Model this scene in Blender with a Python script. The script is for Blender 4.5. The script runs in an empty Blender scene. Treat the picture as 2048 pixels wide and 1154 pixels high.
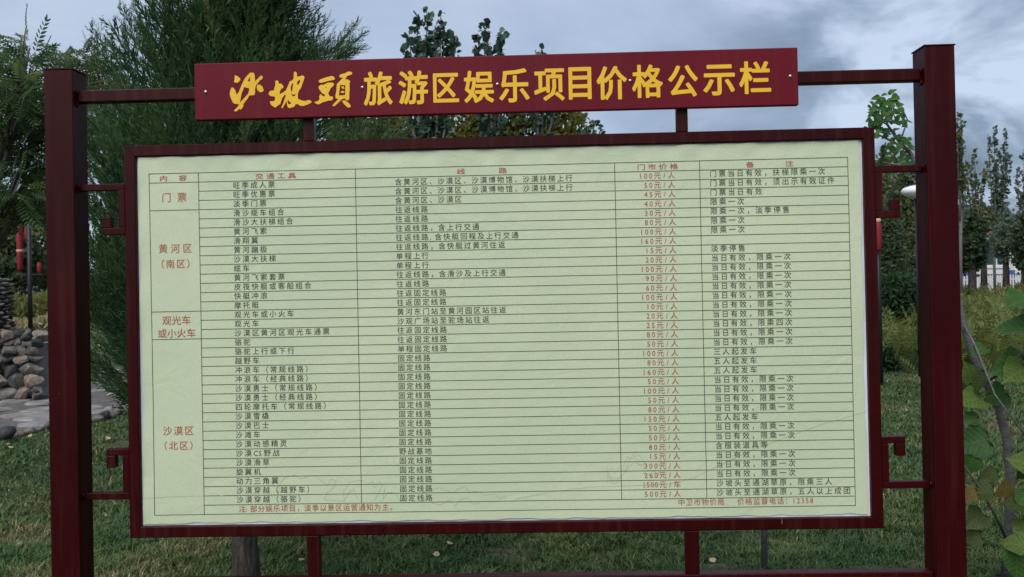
import bpy, math, random
import numpy as np
from mathutils import Vector, Matrix
from mathutils.geometry import tessellate_polygon
random.seed(7); rng = np.random.default_rng(7)
S = bpy.context.scene
COL = S.collection

# ------------------------------------------------------------ camera
FPX = 1843.62                                   # focal length in pixels of a 2048 px wide picture
CP = np.array([0.1309, -3.0525, 1.4502])
CR = np.array([0.99942534, 0.02733611, -0.02004323])
CU = np.array([0.02028995, -0.00877785, 0.99975560])
CF = np.array([-0.02715349, 0.99958776, 0.00932746])
cam = bpy.data.cameras.new('camera'); camo = bpy.data.objects.new('camera', cam); COL.objects.link(camo)
cam.sensor_width = 36; cam.lens = 36 * FPX / 2048
cam.clip_start = 0.05; cam.clip_end = 6000
camo.matrix_world = Matrix(((CR[0], CU[0], -CF[0], CP[0]), (CR[1], CU[1], -CF[1], CP[1]), (CR[2], CU[2], -CF[2], CP[2]), (0, 0, 0, 1)))
S.camera = camo
cam.dof.use_dof = True; cam.dof.focus_distance = 3.05; cam.dof.aperture_fstop = 12

# ------------------------------------------------------------ world and sun
SUN_EL, SUN_AZ = 48, 200                        # azimuth the light comes from, degrees clockwise from +Y
w = bpy.data.worlds.new('World'); S.world = w; w.use_nodes = True
nt = w.node_tree; N = nt.nodes; L = nt.links; N.clear()
def nd(t, **k):
    n = N.new(t)
    for a, b in k.items(): setattr(n, a, b)
    return n
def mth(op, a, b=None, c=None):
    n = nd('ShaderNodeMath', operation=op)
    for i, v in enumerate((a, b, c)):
        if v is None: continue
        if isinstance(v, (int, float)): n.inputs[i].default_value = v
        else: L.new(v, n.inputs[i])
    return n.outputs[0]
sky = nd('ShaderNodeTexSky'); sky.sky_type = 'NISHITA'; sky.sun_disc = False
sky.sun_elevation = math.radians(SUN_EL); sky.sun_rotation = math.radians(SUN_AZ)
sky.dust_density = 2.0
tc = nd('ShaderNodeTexCoord'); sp = nd('ShaderNodeSeparateXYZ'); L.new(tc.outputs['Generated'], sp.inputs[0])
zz = mth('ADD', mth('MAXIMUM', sp.outputs[2], 0.0), 0.30)
cb = nd('ShaderNodeCombineXYZ')
L.new(mth('DIVIDE', sp.outputs[0], zz), cb.inputs[0]); L.new(mth('DIVIDE', sp.outputs[1], zz), cb.inputs[1])
cb.inputs[2].default_value = 3.3
n1 = nd('ShaderNodeTexNoise'); n1.inputs['Scale'].default_value = 2.6; n1.inputs['Detail'].default_value = 5; n1.inputs['Roughness'].default_value = .56
n1.inputs['Distortion'].default_value = .35
L.new(cb.outputs[0], n1.inputs['Vector'])
n2 = nd('ShaderNodeTexNoise'); n2.inputs['Scale'].default_value = .45; n2.inputs['Detail'].default_value = 2
L.new(cb.outputs[0], n2.inputs['Vector'])
# broad weather front: heavier cloud towards +X, thin even veil towards -X
front = nd('ShaderNodeMapRange'); front.interpolation_type = 'SMOOTHSTEP'
front.inputs[1].default_value = .0; front.inputs[2].default_value = .30
L.new(mth('ADD', sp.outputs[0], mth('MULTIPLY', mth('SUBTRACT', n2.outputs[0], .5), .5)), front.inputs[0])
heavy = nd('ShaderNodeValToRGB'); L.new(n1.outputs[0], heavy.inputs[0])
e = heavy.color_ramp.elements
e[0].position = .36; e[0].color = (.58, .82, 1.15, 1)
e[1].position = .63; e[1].color = (3.0, 3.55, 4.4, 1)
m_ = heavy.color_ramp.elements.new(.49); m_.color = (1.2, 1.6, 2.2, 1)
veil = nd('ShaderNodeValToRGB'); L.new(n1.outputs[0], veil.inputs[0])
veil.color_ramp.elements[0].position = .25; veil.color_ramp.elements[0].color = (1.75, 2.2, 3.1, 1)
veil.color_ramp.elements[1].position = .8; veil.color_ramp.elements[1].color = (3.0, 3.45, 4.2, 1)
mx = nd('ShaderNodeMixRGB'); L.new(front.outputs[0], mx.inputs[0]); L.new(veil.outputs[0], mx.inputs[1]); L.new(heavy.outputs[0], mx.inputs[2])
mx2 = nd('ShaderNodeMixRGB'); mx2.inputs[0].default_value = .9
L.new(sky.outputs[0], mx2.inputs[1]); L.new(mx.outputs[0], mx2.inputs[2])
bg = nd('ShaderNodeBackground'); bg.inputs[1].default_value = .1; L.new(mx2.outputs[0], bg.inputs[0])
ow = nd('ShaderNodeOutputWorld'); L.new(bg.outputs[0], ow.inputs[0])

sl = bpy.data.lights.new('sun', 'SUN'); sl.energy = 1.5; sl.angle = math.radians(60); sl.color = (1, .97, .92)
so = bpy.data.objects.new('sun', sl); COL.objects.link(so)
az, el = math.radians(SUN_AZ), math.radians(SUN_EL)
sd = Vector((math.sin(az) * math.cos(el), math.cos(az) * math.cos(el), math.sin(el)))
so.rotation_euler = sd.to_track_quat('Z', 'Y').to_euler(); so.location = (0, -5, 12)
S.view_settings.view_transform = 'Standard'; S.view_settings.look = 'None'
S.view_settings.exposure = 0.97; S.view_settings.gamma = 1; S.view_settings.use_curve_mapping = False

# ------------------------------------------------------------ helpers
def at(px, py, D):
    """point of the place that lies D metres out along the view axis"""
    return CP + D * (CF + CR * (px - 1024) / FPX - CU * (py - 577) / FPX)
def on_plane(px, py, y):
    d = CF + CR * (px - 1024) / FPX - CU * (py - 577) / FPX
    return CP + (y - CP[1]) / d[1] * d
_gy = [-60, 2.2, 6, 9, 14, 23, 45, 200, 3000]; _gz = [0, 0, .07, .2, .5, .93, 1.15, 1.2, 1.2]
def gh(x, y):
    x = np.asarray(x, float); y = np.asarray(y, float)
    return np.interp(y, _gy, _gz) + .02 * np.sin(x * 1.3 + y * .7) * np.clip((y + 6) / 10, 0, 1) + .015 * np.sin(x * 2.9 - y * 1.9)
def hit(px, py):
    d = CF + CR * (px - 1024) / FPX - CU * (py - 577) / FPX
    t = 2.0
    while t < 400:
        P = CP + d * t
        if P[2] <= gh(P[0], P[1]): break
        t *= 1.003
    return P
def base(px, D):
    P = at(px, 590, D); return Vector((P[0], P[1], float(gh(P[0], P[1]))))

def empty(name, label=None, cat=None, loc=(0, 0, 0), group=None, kind=None):
    o = bpy.data.objects.new(name, None); COL.objects.link(o); o.location = loc; o.empty_display_size = .1
    tag(o, label, cat, group, kind); return o
def tag(o, label=None, cat=None, group=None, kind=None):
    if label: o['label'] = label
    if cat: o['category'] = cat
    if group: o['group'] = group
    if kind: o['kind'] = kind
    return o
def obj(name, me, mat=None, parent=None, loc=None, smooth=False):
    o = bpy.data.objects.new(name, me); COL.objects.link(o)
    if mat is not None and len(me.materials) == 0: me.materials.append(mat)
    if parent is not None: o.parent = parent
    if loc is not None: o.location = loc
    if smooth: me.polygons.foreach_set('use_smooth', [True] * len(me.polygons))
    return o
def arr_mesh(name, V, F, tint=None):
    """V (n,3), F (m,k) arrays -> mesh, one optional value per face"""
    me = bpy.data.meshes.new(name)
    V = np.asarray(V, np.float32); F = np.asarray(F, np.int32); m, k = F.shape
    me.vertices.add(len(V)); me.vertices.foreach_set('co', V.ravel())
    me.loops.add(m * k); me.loops.foreach_set('vertex_index', F.ravel())
    me.polygons.add(m); me.polygons.foreach_set('loop_start', np.arange(0, m * k, k, dtype=np.int32))
    me.update(calc_edges=True)
    if tint is not None:
        a = me.attributes.new('tint', 'FLOAT', 'FACE'); a.data.foreach_set('value', np.asarray(tint, np.float32))
    return me
class MB:
    def __init__(s): s.v = []; s.f = []
    def add(s, v, f):
        n = len(s.v); s.v += [tuple(p) for p in v]; s.f += [tuple(i + n for i in q) for q in f]; return s
    def box(s, x0, x1, y0, y1, z0, z1, bev=0):
        if bev:
            b = bev; import bmesh
            bm = bmesh.new(); bmesh.ops.create_cube(bm, size=1)
            for v in bm.verts: v.co = ((x0 + x1) / 2 + v.co.x * (x1 - x0), (y0 + y1) / 2 + v.co.y * (y1 - y0), (z0 + z1) / 2 + v.co.z * (z1 - z0))
            bmesh.ops.bevel(bm, geom=bm.edges[:], offset=b, segments=2, affect='EDGES', profile=.5)
            bm.verts.index_update()
            s.add([v.co for v in bm.verts], [[v.index for v in f.verts] for f in bm.faces]); bm.free(); return s
        return s.add([(x, y, z) for x in (x0, x1) for y in (y0, y1) for z in (z0, z1)],
                     [(0, 1, 3, 2), (4, 6, 7, 5), (0, 4, 5, 1), (2, 3, 7, 6), (0, 2, 6, 4), (1, 5, 7, 3)])
    def tube(s, pts, rad, n=8, cap=True):
        pts = [Vector(p) for p in pts]; V = []; F = []
        if isinstance(rad, (int, float)): rad = [rad] * len(pts)
        t0 = (pts[1] - pts[0]).normalized(); a = t0.orthogonal().normalized()
        for i, p in enumerate(pts):
            t = (pts[min(i + 1, len(pts) - 1)] - pts[max(i - 1, 0)]).normalized()
            a = (a - t * a.dot(t)).normalized(); b = t.cross(a)
            for k in range(n):
                th = 2 * math.pi * k / n; V.append(p + (a * math.cos(th) + b * math.sin(th)) * rad[i])
        for i in range(len(pts) - 1):
            for k in range(n):
                k2 = (k + 1) % n; F.append((i * n + k, i * n + k2, (i + 1) * n + k2, (i + 1) * n + k))
        if cap: F.append(tuple(range(n))[::-1]); F.append(tuple(range((len(pts) - 1) * n, len(pts) * n)))
        return s.add(V, F)
    def lathe(s, prof, n=16, c=(0, 0, 0)):
        V = []; F = []
        for r, z in prof:
            for k in range(n):
                th = 2 * math.pi * k / n; V.append((c[0] + r * math.cos(th), c[1] + r * math.sin(th), c[2] + z))
        for i in range(len(prof) - 1):
            for k in range(n):
                k2 = (k + 1) % n; F.append((i * n + k, i * n + k2, (i + 1) * n + k2, (i + 1) * n + k))
        F.append(tuple(range(n))[::-1]); F.append(tuple(range((len(prof) - 1) * n, len(prof) * n)))
        return s.add(V, F)
    def mesh(s, name='m'):
        me = bpy.data.meshes.new(name); me.from_pydata(s.v, [], s.f); me.update(); return me
    def build(s, name, mat, parent=None, smooth=False, loc=None): return obj(name, s.mesh(name), mat, parent, loc, smooth)

# ------------------------------------------------------------ materials
def mat(name, rough=.7, spec=.5):
    m = bpy.data.materials.new(name); m.use_nodes = True; t = m.node_tree; b = t.nodes['Principled BSDF']
    b.inputs['Roughness'].default_value = rough; b.inputs['Specular IOR Level'].default_value = spec
    return m, t, b
def noise_mat(name, stops, scale=5, rough=.8, detail=6, bump=0, bscale=None, spec=.4, coord='Object', stretch=None, nrough=.6):
    m, t, b = mat(name, rough, spec); n = t.nodes; l = t.links
    tc = n.new('ShaderNodeTexCoord'); nz = n.new('ShaderNodeTexNoise'); nz.inputs['Scale'].default_value = scale; nz.inputs['Detail'].default_value = detail
    nz.inputs['Roughness'].default_value = nrough
    src = tc.outputs[coord]
    if stretch:
        mp = n.new('ShaderNodeMapping'); mp.inputs['Scale'].default_value = stretch; l.new(src, mp.inputs[0]); src = mp.outputs[0]
    l.new(src, nz.inputs['Vector'])
    r = n.new('ShaderNodeValToRGB'); l.new(nz.outputs[0], r.inputs[0]); el = r.color_ramp.elements
    el[0].position, el[0].color = stops[0][0], (*stops[0][1], 1); el[1].position, el[1].color = stops[-1][0], (*stops[-1][1], 1)
    for p, c in stops[1:-1]: x = el.new(p); x.color = (*c, 1)
    l.new(r.outputs[0], b.inputs['Base Color'])
    if bump:
        nb = n.new('ShaderNodeTexNoise'); nb.inputs['Scale'].default_value = bscale or scale * 6; nb.inputs['Detail'].default_value = 5
        l.new(src, nb.inputs['Vector']); bp = n.new('ShaderNodeBump'); bp.inputs['Strength'].default_value = bump; bp.inputs['Distance'].default_value = .02
        l.new(nb.outputs[0], bp.inputs['Height']); l.new(bp.outputs[0], b.inputs['Normal'])
    return m
def leaf_mat(name, stops, trans=.35, rough=.5, spec=.35):
    """colour follows the per-face tint value stored in the mesh; some light passes through the leaf"""
    m, t, b = mat(name, rough, spec); n = t.nodes; l = t.links
    a = n.new('ShaderNodeAttribute'); a.attribute_name = 'tint'
    r = n.new('ShaderNodeValToRGB'); l.new(a.outputs['Fac'], r.inputs[0]); el = r.color_ramp.elements
    el[0].position, el[0].color = stops[0][0], (*stops[0][1], 1); el[1].position, el[1].color = stops[-1][0], (*stops[-1][1], 1)
    for p, c in stops[1:-1]: x = el.new(p); x.color = (*c, 1)
    l.new(r.outputs[0], b.inputs['Base Color'])
    tr = n.new('ShaderNodeBsdfTranslucent'); l.new(r.outputs[0], tr.inputs[0])
    ms = n.new('ShaderNodeMixShader'); ms.inputs[0].default_value = trans
    l.new(b.outputs[0], ms.inputs[1]); l.new(tr.outputs[0], ms.inputs[2]); l.new(ms.outputs[0], n['Material Output'].inputs[0])
    return m
def plain(name, c, rough=.6, spec=.4, metal=0):
    m, t, b = mat(name, rough, spec); b.inputs['Base Color'].default_value = (*c, 1); b.inputs['Metallic'].default_value = metal
    n = t.nodes; l = t.links                                  # a little unevenness in gloss
    nz = n.new('ShaderNodeTexNoise'); nz.inputs['Scale'].default_value = 14; tcn = n.new('ShaderNodeTexCoord'); l.new(tcn.outputs['Object'], nz.inputs['Vector'])
    mr = n.new('ShaderNodeMapRange'); mr.inputs[3].default_value = max(0, rough - .1); mr.inputs[4].default_value = min(1, rough + .1)
    l.new(nz.outputs[0], mr.inputs[0]); l.new(mr.outputs[0], b.inputs['Roughness']); return m

def paint_mat(name, c0, c1, rough, chips=True):
    """oil paint on steel: uneven tone, brush streaks down the tube, dust, small chips"""
    m, t, b = mat(name, rough, .14); n = t.nodes; l = t.links
    tc = n.new('ShaderNodeTexCoord')
    nz = n.new('ShaderNodeTexNoise'); nz.inputs['Scale'].default_value = 3.2; nz.inputs['Detail'].default_value = 8; l.new(tc.outputs['Object'], nz.inputs['Vector'])
    r = n.new('ShaderNodeValToRGB'); l.new(nz.outputs[0], r.inputs[0])
    r.color_ramp.elements[0].position = .3; r.color_ramp.elements[0].color = (*c0, 1)
    r.color_ramp.elements[1].position = .72; r.color_ramp.elements[1].color = (*c1, 1)
    col = r.outputs[0]
    if chips:
        mp = n.new('ShaderNodeMapping'); mp.inputs['Scale'].default_value = (60, 60, 9); l.new(tc.outputs['Object'], mp.inputs[0])
        ch = n.new('ShaderNodeTexNoise'); ch.inputs['Scale'].default_value = 1.0; ch.inputs['Detail'].default_value = 2; l.new(mp.outputs[0], ch.inputs['Vector'])
        cr = n.new('ShaderNodeValToRGB'); cr.color_ramp.elements[0].position = .79; cr.color_ramp.elements[1].position = .80; l.new(ch.outputs[0], cr.inputs[0])
        mi = n.new('ShaderNodeMixRGB'); l.new(cr.outputs[0], mi.inputs[0]); l.new(col, mi.inputs[1]); mi.inputs[2].default_value = (.25, .12, .11, 1); col = mi.outputs[0]
    ms2 = n.new('ShaderNodeMapping'); ms2.inputs['Scale'].default_value = (40, 40, 1.6); l.new(tc.outputs['Object'], ms2.inputs[0])
    st = n.new('ShaderNodeTexNoise'); st.inputs['Scale'].default_value = 1.0; st.inputs['Detail'].default_value = 7; l.new(ms2.outputs[0], st.inputs['Vector'])
    sr = n.new('ShaderNodeMapRange'); sr.inputs[1].default_value = .5; sr.inputs[2].default_value = .8; sr.inputs[4].default_value = .22; l.new(st.outputs[0], sr.inputs[0])
    md = n.new('ShaderNodeMixRGB'); l.new(sr.outputs[0], md.inputs[0]); l.new(col, md.inputs[1]); md.inputs[2].default_value = (.11, .045, .038, 1); col = md.outputs[0]
    l.new(col, b.inputs['Base Color'])
    rn = n.new('ShaderNodeTexNoise'); rn.inputs['Scale'].default_value = 25; rn.inputs['Detail'].default_value = 5; l.new(tc.outputs['Object'], rn.inputs['Vector'])
    mr = n.new('ShaderNodeMapRange'); mr.inputs[3].default_value = rough - .1; mr.inputs[4].default_value = rough + .12; l.new(rn.outputs[0], mr.inputs[0]); l.new(mr.outputs[0], b.inputs['Roughness'])
    bn = n.new('ShaderNodeTexNoise'); bn.inputs['Scale'].default_value = 220; bn.inputs['Detail'].default_value = 3; l.new(tc.outputs['Object'], bn.inputs['Vector'])
    bp = n.new('ShaderNodeBump'); bp.inputs['Strength'].default_value = .25; bp.inputs['Distance'].default_value = .0012; l.new(bn.outputs[0], bp.inputs['Height']); l.new(bp.outputs[0], b.inputs['Normal'])
    return m
M = {}
M['post'] = paint_mat('dark_red_paint', (.024, .0006, .0010), (.037, .0009, .0016), .38)
M['title'] = paint_mat('board_red', (.115, .004, .012), (.145, .006, .015), .5, chips=False)
M['yellow'] = noise_mat('yellow_vinyl', [(.3, (.78, .43, .012)), (.7, (.85, .50, .015))], 8, .45)
M['steel'] = plain('zinc_screw', (.6, .55, .5), .35, .5, .8)
M['backing'] = noise_mat('white_backing', [(.3, (.66, .68, .78)), (.7, (.76, .77, .84))], 6, .5)
M['ink'] = plain('black_print', (.022, .040, .024), .5)
M['redink'] = plain('red_print', (.40, .085, .035), .5)
M['greyink'] = plain('grey_print', (.36, .43, .29), .5)
# laminated poster film
m, t, b = mat('poster_film', .42, .5); n = t.nodes; l = t.links
tc_ = n.new('ShaderNodeTexCoord')
nz = n.new('ShaderNodeTexNoise'); nz.inputs['Scale'].default_value = 1.6; nz.inputs['Detail'].default_value = 5; l.new(tc_.outputs['Object'], nz.inputs['Vector'])
r = n.new('ShaderNodeValToRGB'); l.new(nz.outputs[0], r.inputs[0])
for i, (p, c) in enumerate([(.35, (.50, .575, .385)), (.7, (.57, .62, .425))]): r.color_ramp.elements[i].position = p; r.color_ramp.elements[i].color = (*c, 1)
fz = n.new('ShaderNodeTexNoise'); fz.inputs['Scale'].default_value = 260; fz.inputs['Detail'].default_value = 2; l.new(tc_.outputs['Object'], fz.inputs['Vector'])
mm = n.new('ShaderNodeMixRGB'); mm.blend_type = 'OVERLAY'; mm.inputs[0].default_value = .18; l.new(r.outputs[0], mm.inputs[1]); l.new(fz.outputs[0], mm.inputs[2])
l.new(mm.outputs[0], b.inputs['Base Color'])
wn = n.new('ShaderNodeTexNoise'); wn.inputs['Scale'].default_value = 7; wn.inputs['Detail'].default_value = 4; wn.inputs['Distortion'].default_value = 1.6; l.new(tc_.outputs['Object'], wn.inputs['Vector'])
bp = n.new('ShaderNodeBump'); bp.inputs['Strength'].default_value = .28; bp.inputs['Distance'].default_value = .009; l.new(wn.outputs[0], bp.inputs['Height']); l.new(bp.outputs[0], b.inputs['Normal'])
M['poster'] = m

M['bark'] = noise_mat('bark', [(.3, (.020, .016, .014)), (.5, (.055, .044, .038)), (.75, (.12, .10, .088))], 9, .9, bump=1.0, bscale=26, stretch=(3, 3, .7))
M['greybark'] = noise_mat('grey_bark', [(.3, (.075, .072, .070)), (.7, (.15, .145, .14))], 14, .8, bump=.4, bscale=60, stretch=(1, 1, 3))
M['rock'] = noise_mat('grey_rock', [(.28, (.05, .048, .046)), (.5, (.12, .115, .108)), (.72, (.24, .225, .20))], 3, .85, bump=.8, bscale=16, coord='Object')
M['rockwarm'] = noise_mat('warm_rock', [(.28, (.10, .075, .06)), (.5, (.19, .15, .125)), (.72, (.30, .26, .22))], 4, .85, bump=.7, bscale=18)
M['rockdark'] = noise_mat('dark_rock', [(.28, (.018, .018, .02)), (.6, (.05, .05, .052)), (.8, (.13, .13, .13))], 4, .8, bump=.8, bscale=18)
M['flag'] = noise_mat('flagstone', [(.3, (.13, .125, .12)), (.55, (.21, .20, .19)), (.75, (.34, .32, .30))], 5, .85, bump=.5, bscale=20)
M['mortar'] = noise_mat('gritty_path', [(.3, (.07, .062, .056)), (.6, (.13, .115, .105)), (.8, (.22, .20, .185))], 8, .95, bump=.7, bscale=60)
M['kerb'] = noise_mat('concrete', [(.3, (.26, .26, .255)), (.7, (.38, .375, .37))], 4, .9)
M['asphalt'] = noise_mat('asphalt', [(.3, (.045, .045, .047)), (.7, (.075, .074, .074))], 6, .9)
M['iron'] = plain('dark_iron', (.012, .012, .014), .5)
M['redcloth'] = noise_mat('red_cloth', [(.3, (.17, .008, .012)), (.7, (.25, .015, .02))], 5, .7)
M['gold'] = plain('gold_band', (.62, .40, .22), .5)
M['whiteplastic'] = plain('white_lamp_shade', (.80, .82, .84), .35)
M['housewall'] = noise_mat('white_render', [(.3, (.50, .49, .46)), (.7, (.62, .61, .57))], 1.2, .85)
M['roof'] = noise_mat('red_brown_roof', [(.3, (.10, .045, .035)), (.7, (.17, .08, .06))], 3, .8)
M['glass'] = plain('window_glass', (.03, .045, .05), .12, .6)
M['whitepaint'] = plain('white_paint', (.62, .63, .64), .5)
M['bluepaint'] = plain('blue_paint', (.05, .10, .30), .5)
M['grass'] = leaf_mat('grass_blade', [(0, (.040, .092, .028)), (.35, (.075, .145, .040)), (.6, (.14, .185, .055)), (.8, (.25, .22, .10)), (1, (.42, .35, .20))], .3, .55)
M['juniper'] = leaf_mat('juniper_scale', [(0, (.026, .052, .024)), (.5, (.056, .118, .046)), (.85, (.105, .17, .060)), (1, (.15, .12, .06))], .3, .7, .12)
M['ash'] = leaf_mat('pinnate_leaf', [(0, (.055, .105, .048)), (.5, (.095, .165, .06)), (.85, (.18, .22, .06)), (1, (.36, .31, .08))], .5)
M['yellowleaf'] = leaf_mat('yellowing_leaf', [(0, (.065, .11, .035)), (.5, (.15, .18, .045)), (1, (.31, .25, .06))], .45)
M['poplar'] = leaf_mat('poplar_leaf', [(0, (.032, .066, .046)), (.6, (.060, .115, .072)), (1, (.13, .16, .10))], .3, .35, .5)
M['farleaf'] = leaf_mat('far_leaf', [(0, (.050, .085, .050)), (.5, (.105, .14, .062)), (1, (.21, .21, .085))], .48, .7)
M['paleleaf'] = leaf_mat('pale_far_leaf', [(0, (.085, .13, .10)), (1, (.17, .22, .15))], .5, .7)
M['weed'] = leaf_mat('weed_leaf', [(0, (.075, .12, .035)), (.5, (.17, .21, .055)), (.85, (.24, .24, .075)), (1, (.34, .27, .13))], .5)
M['broad'] = leaf_mat('broad_leaf', [(0, (.040, .100, .022)), (.5, (.070, .17, .032)), (.85, (.15, .24, .04)), (1, (.36, .22, .04))], .42, .45)
# ground
m, t, b = mat('lawn_soil', .95, .2); n = t.nodes; l = t.links
g = n.new('ShaderNodeNewGeometry')
def gn(s, d=6, ds=0):
    z = n.new('ShaderNodeTexNoise'); z.inputs['Scale'].default_value = s; z.inputs['Detail'].default_value = d; z.inputs['Distortion'].default_value = ds; l.new(g.outputs['Position'], z.inputs['Vector']); return z
a1 = gn(.8); a2 = gn(14, 8); a3 = gn(.35, 3)
r1 = n.new('ShaderNodeValToRGB'); l.new(a2.outputs[0], r1.inputs[0])
for i, (p, c) in enumerate([(.3, (.018, .030, .012)), (.72, (.062, .085, .030))]): r1.color_ramp.elements[i].position = p; r1.color_ramp.elements[i].color = (*c, 1)
r2 = n.new('ShaderNodeValToRGB'); l.new(a2.outputs[0], r2.inputs[0])
for i, (p, c) in enumerate([(.3, (.045, .035, .024)), (.72, (.14, .115, .07))]): r2.color_ramp.elements[i].position = p; r2.color_ramp.elements[i].color = (*c, 1)
rr = n.new('ShaderNodeValToRGB'); l.new(a1.outputs[0], rr.inputs[0]); rr.color_ramp.elements[0].position = .45; rr.color_ramp.elements[1].position = .62
mi = n.new('ShaderNodeMixRGB'); l.new(rr.outputs[0], mi.inputs[0]); l.new(r1.outputs[0], mi.inputs[1]); l.new(r2.outputs[0], mi.inputs[2]); l.new(mi.outputs[0], b.inputs['Base Color'])
bp = n.new('ShaderNodeBump'); bp.inputs['Strength'].default_value = .7; bp.inputs['Distance'].default_value = .03; l.new(a2.outputs[0], bp.inputs['Height']); l.new(bp.outputs[0], b.inputs['Normal'])
M['ground'] = m
M['hill'] = noise_mat('hazy_wooded_hill', [(.3, (.040, .060, .062)), (.7, (.070, .090, .085))], .02, .95, detail=10)  # woodland green shifted to blue: the haze of distance is put into the colour

# ------------------------------------------------------------ ground, path, road, hills
xs = np.concatenate([np.linspace(-1500, -60, 10), np.linspace(-45, -12, 8), np.linspace(-10, 12, 56), np.linspace(15, 50, 8), np.linspace(70, 1500, 10)])
ys = np.concatenate([np.linspace(-800, -20, 6), np.linspace(-15, 0, 8), np.linspace(.5, 30, 90), np.linspace(32, 60, 12), np.linspace(80, 3000, 10)])
X, Y = np.meshgrid(xs, ys); V = np.stack([X, Y, gh(X, Y)], -1).reshape(-1, 3)
nx = len(xs); I = (np.arange(len(ys) - 1)[:, None] * nx + np.arange(nx - 1)[None]).ravel()
o = obj('ground', arr_mesh('ground', V, np.stack([I, I + 1, I + nx + 1, I + nx], 1)), M['ground'], smooth=True); tag(o, kind='structure')

def strip(name, near, far, off, mat_, n=24, rows=8):
    P = []
    for j in range(rows + 1):
        for i in range(n + 1):
            u = i / n; v = j / rows
            def smp(poly):
                k = u * (len(poly) - 1); a = int(min(k, len(poly) - 2)); f = k - a
                return np.array(poly[a]) * (1 - f) + np.array(poly[a + 1]) * f
            q = smp(near) * (1 - v) + smp(far) * v
            P.append((q[0], q[1], float(gh(q[0], q[1])) + off))
    F = [(j * (n + 1) + i, j * (n + 1) + i + 1, (j + 1) * (n + 1) + i + 1, (j + 1) * (n + 1) + i) for j in range(rows) for i in range(n)]
    me = bpy.data.meshes.new(name); me.from_pydata(P, [], F); me.update()
    return tag(obj(name, me, mat_, smooth=True), kind='structure')
def gp(px, py): P = hit(px, py); return (P[0], P[1])
near = [gp(-260, 935), gp(-80, 900), gp(60, 866), gp(150, 842), gp(260, 820), gp(420, 800)]
far = [gp(-260, 800), gp(-80, 790), gp(60, 765), gp(150, 745), gp(260, 735), gp(420, 725)]
path = strip('path', near, far, .004, M['mortar'], 40, 20)

def poly_stone(mb, cx, cy, r, h, n=8, z=0, jit=.25, flat=.85):
    a0 = random.random() * 6; pts = []
    for k in range(n):
        a = a0 + 2 * math.pi * k / n; rr_ = r * (1 + random.uniform(-jit, jit)); pts.append((cx + math.cos(a) * rr_ * 1.25, cy + math.sin(a) * rr_))
    V = [(x, y, z) for x, y in pts] + [(cx + (x - cx) * flat, cy + (y - cy) * flat, z + h) for x, y in pts]
    F = [tuple(range(n, 2 * n))] + [(k, (k + 1) % n, n + (k + 1) % n, n + k) for k in range(n)]
    mb.add(V, F)
for i in range(15):
    for j in range(7):
        u = (i + random.uniform(.3, .7)) / 15; v = (j + random.uniform(.3, .7)) / 7
        k = u * 5; a = int(min(k, 4)); f = k - a
        q0 = np.array(near[a]) * (1 - f) + np.array(near[a + 1]) * f; q1 = np.array(far[a]) * (1 - f) + np.array(far[a + 1]) * f
        q = q0 * (1 - v) + q1 * v
        if random.random() < .45: continue
        mb = MB(); poly_stone(mb, 0, 0, random.uniform(.14, .24), .03)
        o = mb.build('flagstone', M['flag'], path, loc=(q[0], q[1], float(gh(q[0], q[1])) - .012))
        o.rotation_euler = (random.uniform(-.03, .03), random.uniform(-.03, .03), random.random() * 6)

# far road with kerb
roadn = [(-60, 23.0), (60, 23.6)]; roadf = [(-60, 29), (60, 29.6)]
strip('road', roadn, roadf, .03, M['asphalt'], 60, 4)
P0 = hit(40, 634); kb = MB()
for k in range(-12, 13):
    x0 = P0[0] + k * 1.0
    kb = MB(); kb.box(0, .98, 0, .15, -.12, .13, .012)
    if k == -12: kroot = empty('kerb', kind='structure', loc=(0, 0, 0))
    kb.build('kerb_stone', M['kerb'], kroot, loc=(x0, P0[1], float(gh(x0, P0[1]))))

# hills
hv = []; hx = np.linspace(-1400, 1600, 121)
for j, (yy, hs) in enumerate([(700, 0), (820, .55), (900, 1), (1100, .7), (1400, 0)]):
    for x in hx:
        h = 45 + 38 / (1 + math.exp(-(x - 200) / 90)) + 12 * math.sin(x * .006 + 1) + 7 * math.sin(x * .021) + 3 * math.sin(x * .06)
        hv.append((x, yy + 20 * math.sin(x * .01 + j), 1.0 + h * hs))
n_ = len(hx); hf = [(j * n_ + i, j * n_ + i + 1, (j + 1) * n_ + i + 1, (j + 1) * n_ + i) for j in range(4) for i in range(n_ - 1)]
me = bpy.data.meshes.new('hills'); me.from_pydata(hv, [], hf); me.update(); tag(obj('hills', me, M['hill'], smooth=True), kind='structure')

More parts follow.
